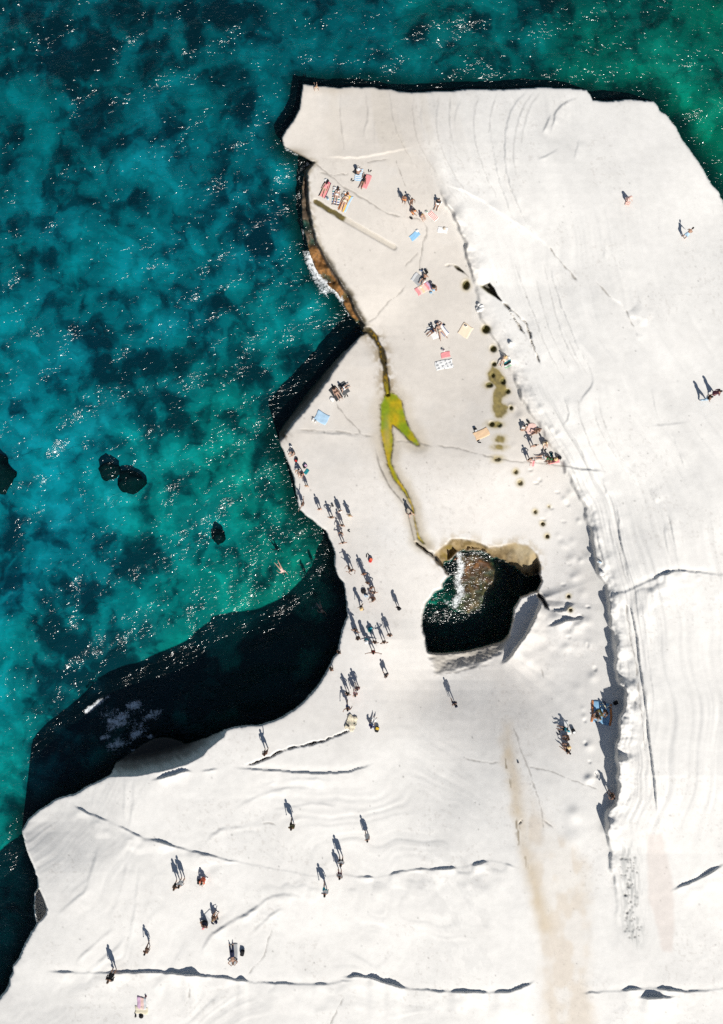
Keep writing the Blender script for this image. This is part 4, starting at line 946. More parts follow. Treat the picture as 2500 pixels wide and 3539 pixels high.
def fingers(b, J):
    for i in (0, 1):
        W, d = J['W%d' % i], J['fa%d' % i]
        a = J['right'] - d * J['right'].dot(d)
        if a.length < .2: a = J['fwd'] - d * J['fwd'].dot(d)
        a.normalize(); n = d.cross(a)
        if n.dot(J['fwd']) < 0: n = -n
        for k, (o, L) in enumerate(((-.030, .066), (-.010, .078), (.010, .074), (.030, .058))):
            p0 = W + d * .075 + a * o; p1 = p0 + d * L * .55 + n * .006; p2 = p1 + d * L * .45 + n * .022
            b.tube([p0, p1, p2], [.010, .009, .007], 5)
        s = -1 if i == 1 else 1
        t0 = W + d * .03 + a * (s * .028); t1 = t0 + d * .035 + a * (s * .03) + n * .01
        b.tube([t0, t1, t1 + d * .03 + n * .01], [.012, .011, .008], 5)
def face(b, J):
    hd = J['hd']; hr_ = J['right']; hf = hd.cross(hr_)
    for s in (-1, 1): b.ball(J['head'] + hf * .090 + hr_ * (s * .032) + hd * .006, (hr_, hf, hd), (.013, .010, .008), 6, 4, mi=1)
    b.ball(J['head'] + hf * .094 - hd * .062, (hr_, hf, hd), (.024, .008, .007), 6, 4, mi=2)
def garment(J, kind, female):
    g = PB(); off = .013
    def tor(a, b_, o=off, n=5): g.loft([torso_ring(J, a + (b_ - a) * k / n, female, o) for k in range(n + 1)], 14, False)
    def limb(a, b_, t0, t1, r0, r1, ix):
        for i in ix: g.tube([J[a + str(i)].lerp(J[b_ + str(i)], t0), J[a + str(i)].lerp(J[b_ + str(i)], (t0 + t1) / 2), J[a + str(i)].lerp(J[b_ + str(i)], t1)], [r0, (r0 + r1) / 2, r1], 10)
    if kind == 'shorts': tor(-.12, .30, .016); limb('H', 'K', -.05, .55, .122, .112, (0, 1))
    elif kind == 'briefs': tor(-.13, .16); limb('H', 'K', -.08, .10, .114, .116, (0, 1))
    elif kind == 'bikini': tor(.63, .80, .011, 2)
    elif kind == 'swimsuit': tor(-.13, .82); limb('H', 'K', -.08, .08, .114, .116, (0, 1))
    elif kind == 'pants': tor(-.12, .28, .016); limb('H', 'K', -.05, 1.0, .122, .082, (0, 1)); limb('K', 'A', -.03, .9, .084, .062, (0, 1))
    elif kind == 'shirt': tor(.08, .98, .016, 8); limb('S', 'E', -.12, .75, .072, .064, (0, 1))
    elif kind == 'longshirt': tor(.02, .98, .018, 8); limb('S', 'E', -.12, 1.0, .072, .056, (0, 1)); limb('E', 'W', -.04, .85, .056, .044, (0, 1))
    elif kind == 'vest': tor(.10, .95, .014, 8)
    elif kind == 'dress':
        g.loft([(J['pel'] - J['up'] * .42 + J['fwd'] * .01, J['right'], J['fwd'], .25, .20), (J['pel'] - J['up'] * .2, J['right'], J['fwd'], .21, .165)] + [torso_ring(J, t, female, .016) for t in (0, .2, .4, .6, .8, .93)], 14, False)
    elif kind == 'wrap':
        tor(-.12, .2, .016); limb('H', 'K', -.05, .95, .122, .104, (0, 1))
    return g
def hair_mesh(J, style):
    g = PB(); hd = J['hd']; hr_ = J['right']; hf = hd.cross(hr_)
    g.ball(J['head'] - hf * .008 + hd * .008, (hr_, hf, hd), (.100, .120, .134), 14, 10, keep=lambda l: not (l.y > .35 and l.z < .42) and not (l.z < -.35 and l.y > -.2) and l.z > -.75)
    if style == 'long':
        g.tube([J['head'] - hf * .07 + hd * .03, J['head'] - hf * .10 - hd * .10, J['neck'] - J['fwd'] * .11 - J['up'] * .08, J['neck'] - J['fwd'] * .12 - J['up'] * .22], [.085, .088, .085, .045], 10, flat=.5)
    elif style == 'bun': g.ball(J['head'] - hf * .06 + hd * .12, (hr_, hf, hd), (.048, .048, .042), 8, 6)
    elif style == 'pony': g.tube([J['head'] - hf * .09 + hd * .06, J['head'] - hf * .15, J['head'] - hf * .14 - hd * .14], [.035, .036, .015], 8)
    return g
def hat_mesh(J, brim=.19, cap=False):
    g = PB(); hd = J['hd']; hr_ = J['right']; hf = hd.cross(hr_)
    c = J['head'] + hd * .045
    g.loft([(c + hd * .0, hr_, hf, .100, .116), (c + hd * .06, hr_, hf, .096, .110), (c + hd * .095, hr_, hf, .070, .082), (c + hd * .10, hr_, hf, .02, .02)], 14)
    if cap:
        g.loft([(c + hf * .10 + hd * .004, hr_, hf, .08, .02), (c + hf * .16 - hd * .008, hr_, hf, .06, .03)], 10)
    else:
        g.loft([(c + hd * .006, hr_, hf, .100, .116), (c - hd * .008, hr_, hf, brim, brim * 1.05), (c - hd * .016, hr_, hf, brim, brim * 1.05), (c - hd * .002, hr_, hf, .100, .116)], 18, False)
    return g

PEOPLE = []
def person(pose, px, py, hdg, label, skin='skin2', hair='hairdark', style='short', wear=(), hat=None, female=None, scale=1.0, head=None, up=0.0, turn=0.0, group='people spread over the white rocks', zoff=None):
    """pose, photo position of the feet / seat (or of the feet when head=(px,py) is given for a lying figure), heading clockwise from up"""
    PEOPLE.append(dict(pose=pose, px=px, py=py, hdg=hdg, label=label, skin=skin, hair=hair, style=style, wear=wear, hat=hat, female=(style in ('long','bun','pony')) if female is None else female, scale=scale, head=head, up=up, turn=turn, group=group, zoff=zoff))
# ---- north-west platform, towels by the slot
person('lie', 1112, 678, 0, 'woman in a pink swimsuit lying face down on the pink and navy towel', 'skin1', 'hairdark', 'long', (('swimsuit','pink'),), head=(1134,630), up=.03)
person('lie', 1158, 704, 0, 'brown haired woman lying on the navy and white striped towel', 'skin1', 'hairbrown', 'long', (('bikini','white'),('briefs','white')), head=(1170,654), up=.03)
person('lie', 1178, 731, 0, 'woman with an orange hair wrap lying on the orange and yellow towel', 'skin1', 'hairdark', 'bun', (('bikini','cream'),('briefs','cream')), head=(1204,671), hat=('cap','orange'), up=.03)
person('hug', 1237, 603, 30, 'person in a white sun hat sitting on the pale blue striped towel', 'skin2', 'hairdark', 'short', (('briefs','black'),), hat=('hat','white'), up=.03)
person('liearm', 1248, 648, 0, 'woman in a black swimsuit stretched along the edge of the pink towel', 'skin3', 'hairblack', 'long', (('swimsuit','black'),), head=(1264,608), up=.03)
person('stand', 1396, 702, 200, 'person in orange shorts standing first in the row above the small dark bag', 'skin3', 'hairblack', 'short', (('shorts','orange'),))
person('photo', 1422, 711, 150, 'tanned person standing second in the row with a hand raised to the head', 'skin3', 'hairdark', 'bun', (('briefs','charcoal'),('bikini','charcoal')))
person('crouch', 1431, 738, 120, 'dark haired person in orange crouching third in the row', 'skin3', 'hairblack', 'long', (('wrap','orange'),))
person('hug', 1457, 750, 140, 'blond person sitting beside the pink patterned towel', 'skin1', 'hairblond', 'long', (('swimsuit','palepink'),))
person('longsit', 1514, 703, 200, 'person in a black shirt leaning over a white cloth on the rock', 'skin2', 'hairblack', 'short', (('shirt','black'),('shorts','white')), up=.03)
person('sit', 1467, 962, 215, 'person in black shorts sitting on the large grey towel', 'skin2', 'hairblack', 'short', (('shorts','black'),), up=.03)
person('cross', 1495, 999, 60, 'person under a black sun hat sitting beside the pink and yellow towel', 'skin2', 'hairblack', 'short', (('shorts','skyblue'),), hat=('hat','black'))
person('star', 1535, 1176, 0, 'sunbather in a wide black hat lying spread out on a blue edged white towel', 'skin1', 'hairdark', 'short', (('briefs','sand'),), head=(1510,1116), hat=('hat','navy'), up=.03, female=True)
person('sit', 1496, 1146, 235, 'tanned person in navy sitting next to the spread out sunbather', 'skin3', 'hairblack', 'short', (('vest','navy'),('briefs','charcoal')), up=.03)
person('sit', 1740, 1245, 210, 'person in a straw hat sitting at the foot of the ridge on a striped towel', 'skin1', 'hairbrown', 'long', (('swimsuit','lightpeach'),), hat=('hat','straw'), up=.03)
# ---- group under the ridge
person('cross', 1807, 1474, 150, 'dark haired person in a white shirt sitting beside the round pink towel', 'skin2', 'hairblack', 'short', (('shirt','white'),('shorts','lightgrey')))
person('lieknee', 1835, 1500, 0, 'tanned sunbather lying on the round pink towel', 'skin3', 'hairdark', 'long', (('briefs','brown'),('bikini','brown')), head=(1868,1484), up=.03)
person('hips', 1840, 1545, 170, 'pale bather standing with elbows out between the round pink towel and the seated group', 'skin1', 'hairblack', 'short', (('briefs','palepink'),))
person('hug', 1879, 1530, 160, 'blond person in a white shirt sitting by a small white bag', 'skin1', 'hairblond', 'short', (('shirt','cream'),('shorts','beige')))
person('photo', 1827, 1590, 150, 'tall bather in black standing left of the seated group on the peach towel', 'skin2', 'hairblack', 'short', (('shorts','black'),))
person('longsit', 1880, 1580, 265, 'person in white shorts sitting with legs stretched out to the left', 'skin1', 'hairbrown', 'short', (('shorts','white'),('shirt','white')))
person('hug', 1896, 1583, 190, 'person in a green shirt sitting in the group on the peach towel', 'skin3', 'hairblack', 'short', (('shirt','green'),('shorts','navy')))
person('longsit', 1912, 1590, 250, 'person in a straw hat sitting on the peach towel', 'skin3', 'hairdark', 'short', (('shorts','plum'),), hat=('hat','straw'), up=.03)
# ---- western point
person('lie', 1178, 1380, 0, 'woman lying on the long black towel near the cliff', 'skin1', 'hairblack', 'long', (('briefs','brown'),('bikini','brown')), head=(1152,1338), up=.03)
person('sit', 1186, 1345, 60, 'person in white shorts and a dark shirt sitting on the second black towel', 'skin1', 'hairblack', 'short', (('vest','navy'),('shorts','white')), up=.03)
person('hug', 1017, 1566, 240, 'bather sitting on the cliff edge next to a white bag', 'skin1', 'hairblack', 'short', (('shorts','black'),))
person('hug', 1037, 1622, 220, 'person in a white shirt sitting at the cliff edge', 'skin2', 'hairblack', 'short', (('shirt','white'),('shorts','black')))
person('hug', 1046, 1637, 220, 'person in black and pink sitting beside the teal towel', 'skin1', 'hairblack', 'long', (('vest','black'),('shorts','coral')))
person('stand', 1062, 1682, 190, 'fair haired child standing near the cliff edge below the teal towel', 'skin1', 'hairblond', 'short', (('shorts','sand'),), scale=.84)
person('wide', 1049, 1743, 290, 'bather in dark trunks leaning out with arms spread on the cliff edge', 'skin3', 'hairblack', 'short', (('shorts','charcoal'),))
person('stand', 1107, 1761, 170, 'light haired bather standing alone just inside the cliff edge', 'skin1', 'hairbrown', 'bun', (('swimsuit','palepink'),), scale=.95)
person('hips', 1147, 1789, 180, 'bather in yellow trunks standing with hands on hips above the inlet', 'skin3', 'hairblack', 'short', (('shorts','yellow'),))
person('stand', 1177, 1768, 160, 'slim brown haired bather in white standing above the middle of the crowd', 'skin1', 'hairbrown', 'long', (('dress','white'),), scale=.95)
person('hips', 1209, 1783, 200, 'blond person in a pale dress standing on the right of the upper crowd', 'skin1', 'hairblond', 'long', (('dress','cream'),))
person('stand', 1184, 1817, 190, 'bather in dark trunks standing in the middle of the upper crowd', 'skin2', 'hairblack', 'short', (('shorts','charcoal'),))
person('photo', 1180, 1843, 200, 'dark haired bather with raised elbows just below the middle of the upper crowd', 'skin2', 'hairblack', 'bun', (('bikini','black'),('briefs','black')), scale=.95)
person('hair', 1187, 1876, 170, 'bather holding up dark hair, lowest of the upper crowd', 'skin1', 'hairblack', 'short', (('briefs','navy'),), scale=.97)
person('photo', 1206, 1962, 250, 'person taking a photo beside a companion left of the red backpack', 'skin2', 'hairdark', 'short', (('shorts','brown'),))
person('photo', 1217, 1970, 160, 'companion with raised elbows left of the red backpack', 'skin3', 'hairblack', 'short', (('shorts','black'),))
person('stand', 1258, 1982, 170, 'red haired bather standing below the red backpack', 'skin2', 'hairred', 'short', (('briefs','plum'),('bikini','plum')))
person('stride', 1411, 1775, 300, 'pale bather striding across the narrow green stream', 'skin1', 'hairdark', 'short', (('briefs','beige'),), scale=1.05)
person('stand', 1270, 2013, 200, 'tanned bather standing above the round black bag', 'skin3', 'hairbrown', 'pony', (('briefs','charcoal'),('bikini','charcoal')))
person('photo', 1284, 2029, 150, 'long haired woman in brown taking a picture right of the round black bag', 'skin3', 'hairred', 'long', (('swimsuit','brown'),))
person('hips', 1293, 2045, 180, 'pale bather standing lower right of the round black bag', 'skin1', 'hairdark', 'short', (('shorts','palepink'),))
person('crouch', 1287, 2070, 250, 'tanned bather crouching lowest of the group by the round black bag', 'skin3', 'hairdark', 'long', (('briefs','brown'),))
person('walk', 1250, 2097, 225, 'person in a straw hat and black clothes walking at the top of the isthmus', 'skin2', 'hairdark', 'short', (('shirt','black'),('shorts','charcoal')), hat=('hat','straw'))
person('stand', 1376, 2098, 200, 'person in dark clothes and a black hat standing alone left of the sea hole', 'skin3', 'hairblack', 'short', (('shirt','navy'),('shorts','navy')), hat=('hat','black'))
person('hair', 1229, 2174, 200, 'tanned man with dark trunks standing nearest the cliff in the isthmus crowd', 'skin2', 'hairblack', 'short', (('shorts','charcoal'),))
person('stand', 1238, 2203, 170, 'woman with long dark hair standing left of the wide white hat', 'skin3', 'hairblack', 'long', (('dress','brown'),))
person('stand', 1266, 2211, 190, 'person in a teal dress under a wide white hat', 'skin2', 'hairdark', 'long', (('dress','turquoise'),), hat=('hat','white'))
person('hips', 1295, 2214, 190, 'dark haired bather standing directly below the blue backpack', 'skin3', 'hairblack', 'short', (('shorts','brown'),))
person('hair', 1327, 2214, 170, 'brown haired bather with both arms raised right of the blue backpack', 'skin3', 'hairbrown', 'long', (('bikini','brown'),('briefs','brown')))
person('stand', 1346, 2190, 180, 'broad shouldered bather in black, rightmost of the isthmus crowd', 'skin2', 'hairblack', 'short', (('shorts','black'),), scale=1.05)
person('wide', 1290, 2246, 180, 'person in red with arms held out, lowest of the isthmus crowd', 'skin3', 'hairblack', 'short', (('vest','red'),('shorts','black')))
person('stand', 1172, 2249, 210, 'dark haired bather standing at the very edge of the cliff below the crowd', 'skin3', 'hairblack', 'long', (('swimsuit','black'),))
person('stand', 1146, 2306, 210, 'bather in dark olive standing at the cliff corner', 'skin2', 'hairbrown', 'short', (('shorts','olive'),))
person('walk', 1334, 2325, 140, 'person in loose grey clothes walking alone south of the sea hole', 'skin2', 'hairdark', 'short', (('longshirt','darkgrey'),('shorts','grey')))
person('hips', 1202, 2390, 200, 'dark haired person in black standing left of the walking pair', 'skin2', 'hairblack', 'long', (('vest','black'),('shorts','black')))
person('walk', 1229, 2391, 170, 'person carrying something pink, lower one of the walking pair', 'skin1', 'hairblack', 'short', (('vest','palepink'),('shorts','pink')))
person('walk', 1236, 2370, 170, 'person in a patterned plum top, upper one of the walking pair', 'skin1', 'hairblack', 'short', (('shirt','plum'),('shorts','beige')))
person('stride', 1205, 2443, 190, 'broad man with blue trunks walking above the crumpled beige blanket', 'skin3', 'hairblack', 'short', (('shorts','blue'),), scale=1.06)
person('longsit', 1284, 2503, 28, 'person in a blue shirt and white trousers sitting beside a black backpack', 'skin2', 'hairblack', 'short', (('shirt','blue'),('pants','white')), hat=('cap','navy'))
person('walk', 1566, 2421, 160, 'lone walker in navy with bare legs right of the cliff path', 'skin2', 'hairblack', 'short', (('shirt','navy'),('shorts','navy')))
person('point', 922, 2586, 350, 'person with one arm raised beside the black crack in the rock', 'skin4', 'hairbrown', 'short', (('shorts','brown'),), scale=1.05)
person('walk', 1013, 2838, 185, 'person in olive and black walking alone on the south slope', 'skin4', 'hairdark', 'short', (('shirt','olive'),('shorts','black')), scale=1.1)
person('walk', 1270, 2881, 170, 'black haired woman in a pale grey dress walking downhill', 'skin1', 'hairblack', 'bun', (('dress','lightgrey'),), scale=1.05)
person('stand', 1180, 2962, 185, 'upper of two people in white shirts by the long crack', 'skin3', 'hairblack', 'short', (('shirt','white'),('shorts','black')), scale=1.1)
person('stand', 1175, 3007, 200, 'lower of two people by the long crack, with a black bag on the back', 'skin2', 'hairblack', 'short', (('shirt','grey'),('shorts','plum')), scale=1.05)
person('walk', 1126, 3060, 185, 'person in a white shirt and turquoise shorts walking below the long crack', 'skin2', 'hairblack', 'short', (('shirt','white'),('shorts','turquoise')), scale=1.15)
person('stand', 617, 3044, 190, 'brown haired person in black standing arm in arm with a companion in white', 'skin2', 'hairbrown', 'long', (('vest','black'),('shorts','black')), scale=1.1)
person('stand', 634, 3035, 190, 'companion in a white shirt standing arm in arm with a person in black', 'skin2', 'hairblack', 'short', (('shirt','white'),('shorts','lightgrey')), scale=1.1)
person('hug', 706, 3033, 200, 'person in a bright orange shirt sitting on a white cloth', 'skin1', 'hairdark', 'short', (('shirt','coral'),('shorts','coral')), scale=1.05, up=.03)
person('hug', 740, 3164, 40, 'blond person sitting on the pale towel with a companion', 'skin2', 'hairblond', 'long', (('swimsuit','brown'),), scale=1.08, up=.03)
person('cross', 713, 3185, 220, 'person in black with a pink cap sitting on the pale towel', 'skin3', 'hairblack', 'short', (('shirt','navy'),('shorts','black')), hat=('cap','pink'), scale=1.08, up=.03)
person('walk', 518, 3262, 200, 'bare tanned bather walking alone with one arm swung out', 'skin3', 'hairblack', 'short', (('briefs','brown'),), scale=1.0)
person('stand', 397, 3350, 200, 'person in a black shirt standing above the lowest cracks with a bag on the arm', 'skin2', 'hairbrown', 'short', (('longshirt','black'),('shorts','black')), scale=1.2)
person('lieup', 801, 3264, 0, 'sunbather in dark blue jeans lying on the grey edged towel', 'skin2', 'hairblack', 'short', (('pants','navy'),), head=(807,3327), up=.03)
# ---- east of the sea hole
person('cross', 2066, 2474, 300, 'dark haired person under a grey blanket sitting on the orange edged blue blanket', 'skin2', 'hairblack', 'long', (('vest','charcoal'),('shorts','olive')), scale=1.05, up=.05)
person('hug', 2090, 2454, 200, 'brown haired person sitting on the right half of the orange edged blue blanket', 'skin3', 'hairdark', 'long', (('swimsuit','brown'),), scale=1.05, up=.05)
person('sit', 1950, 2515, 280, 'person in a blue cap sitting topmost in the row beside a white towel', 'skin3', 'hairblack', 'short', (('vest','turquoise'),('shorts','charcoal')), hat=('cap','turquoise'), up=.03)
person('hug', 1961, 2545, 270, 'bare backed dark haired person sitting second in the row', 'skin3', 'hairdark', 'short', (('shorts','black'),), up=.02)
person('hug', 1962, 2572, 270, 'person in a straw hat and blue top sitting third in the row', 'skin2', 'hairdark', 'short', (('vest','blue'),('shorts','navy')), hat=('hat','straw'), up=.02)
person('sit', 1957, 2590, 310, 'woman with very long dark hair sitting last in the row', 'skin3', 'hairblack', 'long', (('swimsuit','black'),))
person('photo', 2101, 2735, 300, 'person standing in front of the long ridge shadow taking a photo', 'skin3', 'hairblack', 'short', (('shorts','black'),('vest','brown')))
person('crouch', 2169, 695, 135, 'pale figure huddled alone on the upper slab', 'skin1', 'hairdark', 'short', (('longshirt','palepink'),('wrap','palepink')), hat=('hat','palepink'), scale=.9)
person('bend', 2363, 820, 40, 'tanned person bending forward alone on the eastern slab', 'skin2', 'hairdark', 'short', (('shorts','paleblue'),))
person('walk', 2431, 1381, 100, 'person in black and pale blue walking near the right edge', 'skin3', 'hairblack', 'short', (('vest','black'),('pants','paleblue')), scale=1.1)
person('walk', 2462, 1362, 90, 'person wrapped in a plum robe walking beside a companion near the right edge', 'skin2', 'hairdark', 'short', (('dress','plum'),('longshirt','plum')), scale=1.1)
person('sit', 1094, 307, 350, 'small figure sitting at the tip of the northern headland', 'skin1', 'hairblond', 'short', (('vest','sand'),), scale=.75)
# ---- in the water
person('swim', 960, 1947, 0, 'swimmer in a pale shirt doing front crawl in the open water', 'skin1', 'hairblack', 'short', (('shirt','palepink'),), head=(984,1984), zoff=-.10, group='people in the water')
person('swim', 1104, 2090, 0, 'swimmer splashing close under the shaded cliff', 'skin1', 'hairdark', 'short', (('briefs','charcoal'),), head=(1118,2120), zoff=-.12, group='people in the water')
person('stand', 1576, 1932, 160, 'sunburnt bather climbing out at the foam in the sea hole', 'skin2', 'hairblack', 'short', (('briefs','red'),), zoff=-.75, scale=.95, group='people in the water')

def build_people():
    tmp = bpy.data.collections.new('tmp'); scene.collection.children.link(tmp)
    work = []
    for P in PEOPLE:
        J = skeleton(P['pose'], P['female'])
        b = raw_body(J, P['female'])
        me = b.mesh('raw', [])
        o = bpy.data.objects.new('raw', me); tmp.objects.link(o)
        md = o.modifiers.new('r', 'REMESH'); md.mode = 'VOXEL'; md.voxel_size = .023
        work.append((P, J, o))
    dg = bpy.context.evaluated_depsgraph_get()
    for P, J, o in work:
        em = bpy.data.meshes.new_from_object(o.evaluated_get(dg))
        ex = PB(); fingers(ex, J); face(ex, J)
        bv = [v.co.copy() for v in em.vertices]; bf = [tuple(p.vertices) for p in em.polygons]
        # smooth the joined surface a little
        nb = [[] for _ in bv]
        co = np.array([tuple(v) for v in bv]); ed = np.zeros((len(em.edges), 2), int); ev = np.empty(len(em.edges) * 2, np.int32); em.edges.foreach_get('vertices', ev); ed = ev.reshape(-1, 2)
        for _ in range(2):
            s = np.zeros_like(co); c = np.zeros(len(co)); np.add.at(s, ed[:, 0], co[ed[:, 1]]); np.add.at(s, ed[:, 1], co[ed[:, 0]]); np.add.at(c, ed[:, 0], 1); np.add.at(c, ed[:, 1], 1)
            co = co * .5 + s / np.maximum(c, 1)[:, None] * .5
        off = len(co)
        allv = [Vector(c_) for c_ in co] + ex.v
        allf = bf + [tuple(i + off for i in f) for f in ex.f]
        mi = [0] * len(bf) + ex.mi
        kids = []
        for k, c_ in P['wear']: kids.append((k if k not in ('wrap',) else 'sarong', garment(J, k, P['female']), c_))
        if P['hat'] is None or P['style'] in ('long', 'pony'): kids.append(('hair', hair_mesh(J, P['style']), P['hair']))
        if P['hat']: kids.append(('sun_hat' if P['hat'][0] == 'hat' else 'cap', hat_mesh(J, .20, P['hat'][0] == 'cap'), P['hat'][1]))
        if P['hat'] and P['style'] not in ('long', 'pony'): kids.append(('hair', hair_mesh(J, 'short'), P['hair']))
        # orientation
        Rm = Matrix.Identity(4)
        if J['flat']:
            Rm = Matrix.Rotation(math.radians(-90 if P['pose'] not in LIEBACK else 90), 4, 'X')
            if P['pose'] in LIEBACK: Rm = Matrix.Rotation(math.pi, 4, 'Z') @ Rm      # head to +Y
        pts = [Rm @ v for v in allv]
        zmin = min(v.z for v in pts)
        if J['flat']:
            ymid = (max(v.y for v in pts) + min(v.y for v in pts)) / 2
            T = Matrix.Translation((0, -ymid, -zmin))
        else:
            low = [v for v in pts if v.z < zmin + .10]
            cx_ = sum(v.x for v in low) / len(low); cy_ = sum(v.y for v in low) / len(low)
            T = Matrix.Translation((-cx_, -cy_, -zmin)) if P['pose'] not in ('sit','longsit','hug','cross') else Matrix.Translation((0, 0, -zmin))
        M = T @ Rm
        sc_ = P['scale'] * (1.0 if P['female'] else 1.05)
        if P['head']:
            fx, fy = P['px'], P['py']; hx, hy = P['head']
            mx_, my_ = (fx + hx) / 2, (fy + hy) / 2
            g0 = at(mx_, my_) if P['zoff'] is None else Vector(world_at(mx_, my_, 0.0))
            a_ = at(fx, fy) if P['zoff'] is None else Vector(world_at(fx, fy, 0.0)); b_ = at(hx, hy) if P['zoff'] is None else Vector(world_at(hx, hy, 0.0))
            d = b_ - a_; L = math.hypot(d.x, d.y); rz = math.atan2(-d.x, d.y)
            sc_ = max(.9, min(1.22, L / 1.52))
            loc = Vector((g0.x, g0.y, max(g0.z, (a_.z + b_.z) / 2)))
            pitch = math.atan2(b_.z - a_.z, L)
            Rw = Matrix.Rotation(rz, 4, 'Z') @ Matrix.Rotation(pitch, 4, 'X')
        else:
            if P['zoff'] is None: loc = at(P['px'], P['py'])
            else: loc = Vector(world_at(P['px'], P['py'], 0.0))
            Rw = Matrix.Rotation(math.radians(-P['hdg']), 4, 'Z')
        loc = loc + Vector((0, 0, P['up'] + (P['zoff'] or 0)))
        me = bpy.data.meshes.new('person')
        me.from_pydata([tuple(M @ v) for v in allv], [], allf)
        for m_ in (P['skin'], 'hairblack', 'lips'): me.materials.append(mat(m_))
        me.polygons.foreach_set('material_index', mi); me.polygons.foreach_set('use_smooth', [True] * len(allf)); me.update()
        ob = bpy.data.objects.new('person', me); COL.objects.link(ob)
        ob.matrix_world = Matrix.Translation(loc) @ Rw @ Matrix.Scale(sc_, 4)
        tag(ob, P['label'], 'person', P['group'])
        P['ob'] = ob; P['J'] = J; P['M'] = M
        for nm, g, c_ in kids:
            g.xf(M); k = bpy.data.objects.new(nm, g.mesh(nm, [mat(c_)])); COL.objects.link(k); k.parent = ob
    for P, J, o in work:
        me = o.data; bpy.data.objects.remove(o); bpy.data.meshes.remove(me)
    bpy.data.collections.remove(tmp)
build_people()
# ------------------------------------------------------------------ towels and blankets
def towel(cx, cy, L, W, ang, label, cols, pattern=None, group='beach towels', name='beach_towel', wr=.012, seed=1, round_=False, cat='towel', nu=14, nv=9, ragged=0.0):
    """centre in photo pixels, length and width in photo pixels, ang = direction of the long side clockwise from up"""
    c = at(cx, cy); s = (CAM_Z - c.z) / FOC
    L *= s; W *= s; a = math.radians(ang)
    ul = Vector((math.sin(a), math.cos(a), 0)); uw = Vector((math.cos(a), -math.sin(a), 0))
    if pattern == 'dots': nu, nv = 19, 13
    rr = np.random.default_rng(seed); vs = []; mi = []
    for i in range(nu + 1):
        for j in range(nv + 1):
            u = i / nu - .5; v = j / nv - .5
            if round_:
                k = max(abs(u), abs(v)) * 2; q = math.hypot(u, v) + 1e-9; u, v = u / q * k * .5, v / q * k * .5
            eu = ragged * (rr.random() - .5) if i in (0, nu) else 0; ev = ragged * (rr.random() - .5) if j in (0, nv) else 0
            p = ul * ((u + eu) * L) + uw * ((v + ev) * W) + uw * (.03 * W * math.sin(5 * u + seed)) + ul * (.02 * L * math.sin(6 * v + seed))
            x, y = c.x + p.x, c.y + p.y
            z = ground_at(x, y) + .014 + wr * (1 + math.sin(9 * u + 5 * v + seed) * math.cos(7 * v - 3 * u + 2 * seed)) + wr * .7 * rr.random()
            vs.append((x - c.x, y - c.y, z - c.z))
    n = len(vs); vs += [(x, y, z - .010) for x, y, z in vs]
    f = []
    def idx(i, j): return i * (nv + 1) + j
    for i in range(nu):
        for j in range(nv):
            k = 0
            if pattern == 'stripes': k = i % len(cols)
            elif pattern == 'long': k = min(len(cols) - 1, j * len(cols) // nv)
            elif pattern == 'edge': k = 1 if (j in (0, nv - 1)) else 0
            elif pattern == 'border': k = 1 if (j in (0, nv - 1) or i in (0, nu - 1)) else 0
            elif pattern == 'halves': k = min(len(cols) - 1, i * len(cols) // nu)
            elif pattern == 'dots': k = 1 if (i % 3 and j % 3) else 0
            elif pattern == 'blot': k = 1 if math.sin(i * 1.3 + j * .8) * math.cos(j * 1.1 - i * .5) > .35 else 0
            f.append((idx(i, j), idx(i + 1, j), idx(i + 1, j + 1), idx(i, j + 1))); mi.append(k)
            f.append((n + idx(i, j + 1), n + idx(i + 1, j + 1), n + idx(i + 1, j), n + idx(i, j))); mi.append(k)
    rim = [idx(i, 0) for i in range(nu + 1)] + [idx(nu, j) for j in range(1, nv + 1)] + [idx(i, nv) for i in range(nu - 1, -1, -1)] + [idx(0, j) for j in range(nv - 1, 0, -1)]
    for k in range(len(rim)):
        a_, b_ = rim[k], rim[(k + 1) % len(rim)]; f.append((b_, a_, n + a_, n + b_)); mi.append(0)
    o = mesh_obj(name, vs, f, mats=[mat(x) for x in cols], midx=mi)
    o.location = c
    return tag(o, label, cat, group)
T = towel
T(1124,654,57,25,24,'pink and navy towel under a woman in a pink swimsuit',['navy','pink','hotpink','pink','plum'],'long',seed=2)
T(1162,678,60,27,6,'towel with navy, white and blue stripes under a brown haired woman',['navy','white','blue','white','teal','white'],'stripes',seed=3)
T(1194,701,60,32,28,'orange, yellow and pale blue towel nearest the mossy slot',['orange','peach','yellow','paleblue'],'long',seed=4)
T(1240,603,44,24,12,'pale blue and white striped towel under a person in a white sun hat',['skyblue','white'],'stripes',seed=5)
T(1232,592,22,16,40,'dark grey towel bunched behind the white sun hat',['charcoal'],seed=6,wr=.05)
T(1267,627,50,22,22,'plain pink towel beside a woman in a black swimsuit',['pink'],seed=7)
T(1497,746,38,20,135,'white towel with rows of pink spots',['white','coral'],'dots',seed=8,group='beach towels')
T(1434,814,36,21,52,'small light blue towel near the middle of the platform',['skyblue'],seed=9)
T(1530,795,34,20,100,'pale cream towel below the dark gully',['white'],seed=10)
T(1513,706,28,20,30,'white cloth under a person in a black shirt',['white'],seed=11,wr=.03)
T(1447,968,48,32,130,'large grey towel with a white end',['lightgrey','grey','grey','grey','white'],'halves',seed=12)
T(1463,997,52,29,60,'pink towel with a yellow middle band',['pink','palepink','peach','palepink','pink','lilac'],'halves',seed=13)
T(1532,1141,44,20,144,'white towel with blue edges under the spread out sunbather',['white','blue'],'edge',seed=14)
T(1498,1148,48,26,152,'plain white towel under a tanned person in navy',['white'],seed=15)
T(1609,1142,42,40,35,'pale peach towel with a small white bag on it',['lightpeach'],seed=16)
T(1540,1226,31,20,80,'pink towel with a white bag at its upper edge',['pink'],seed=17)
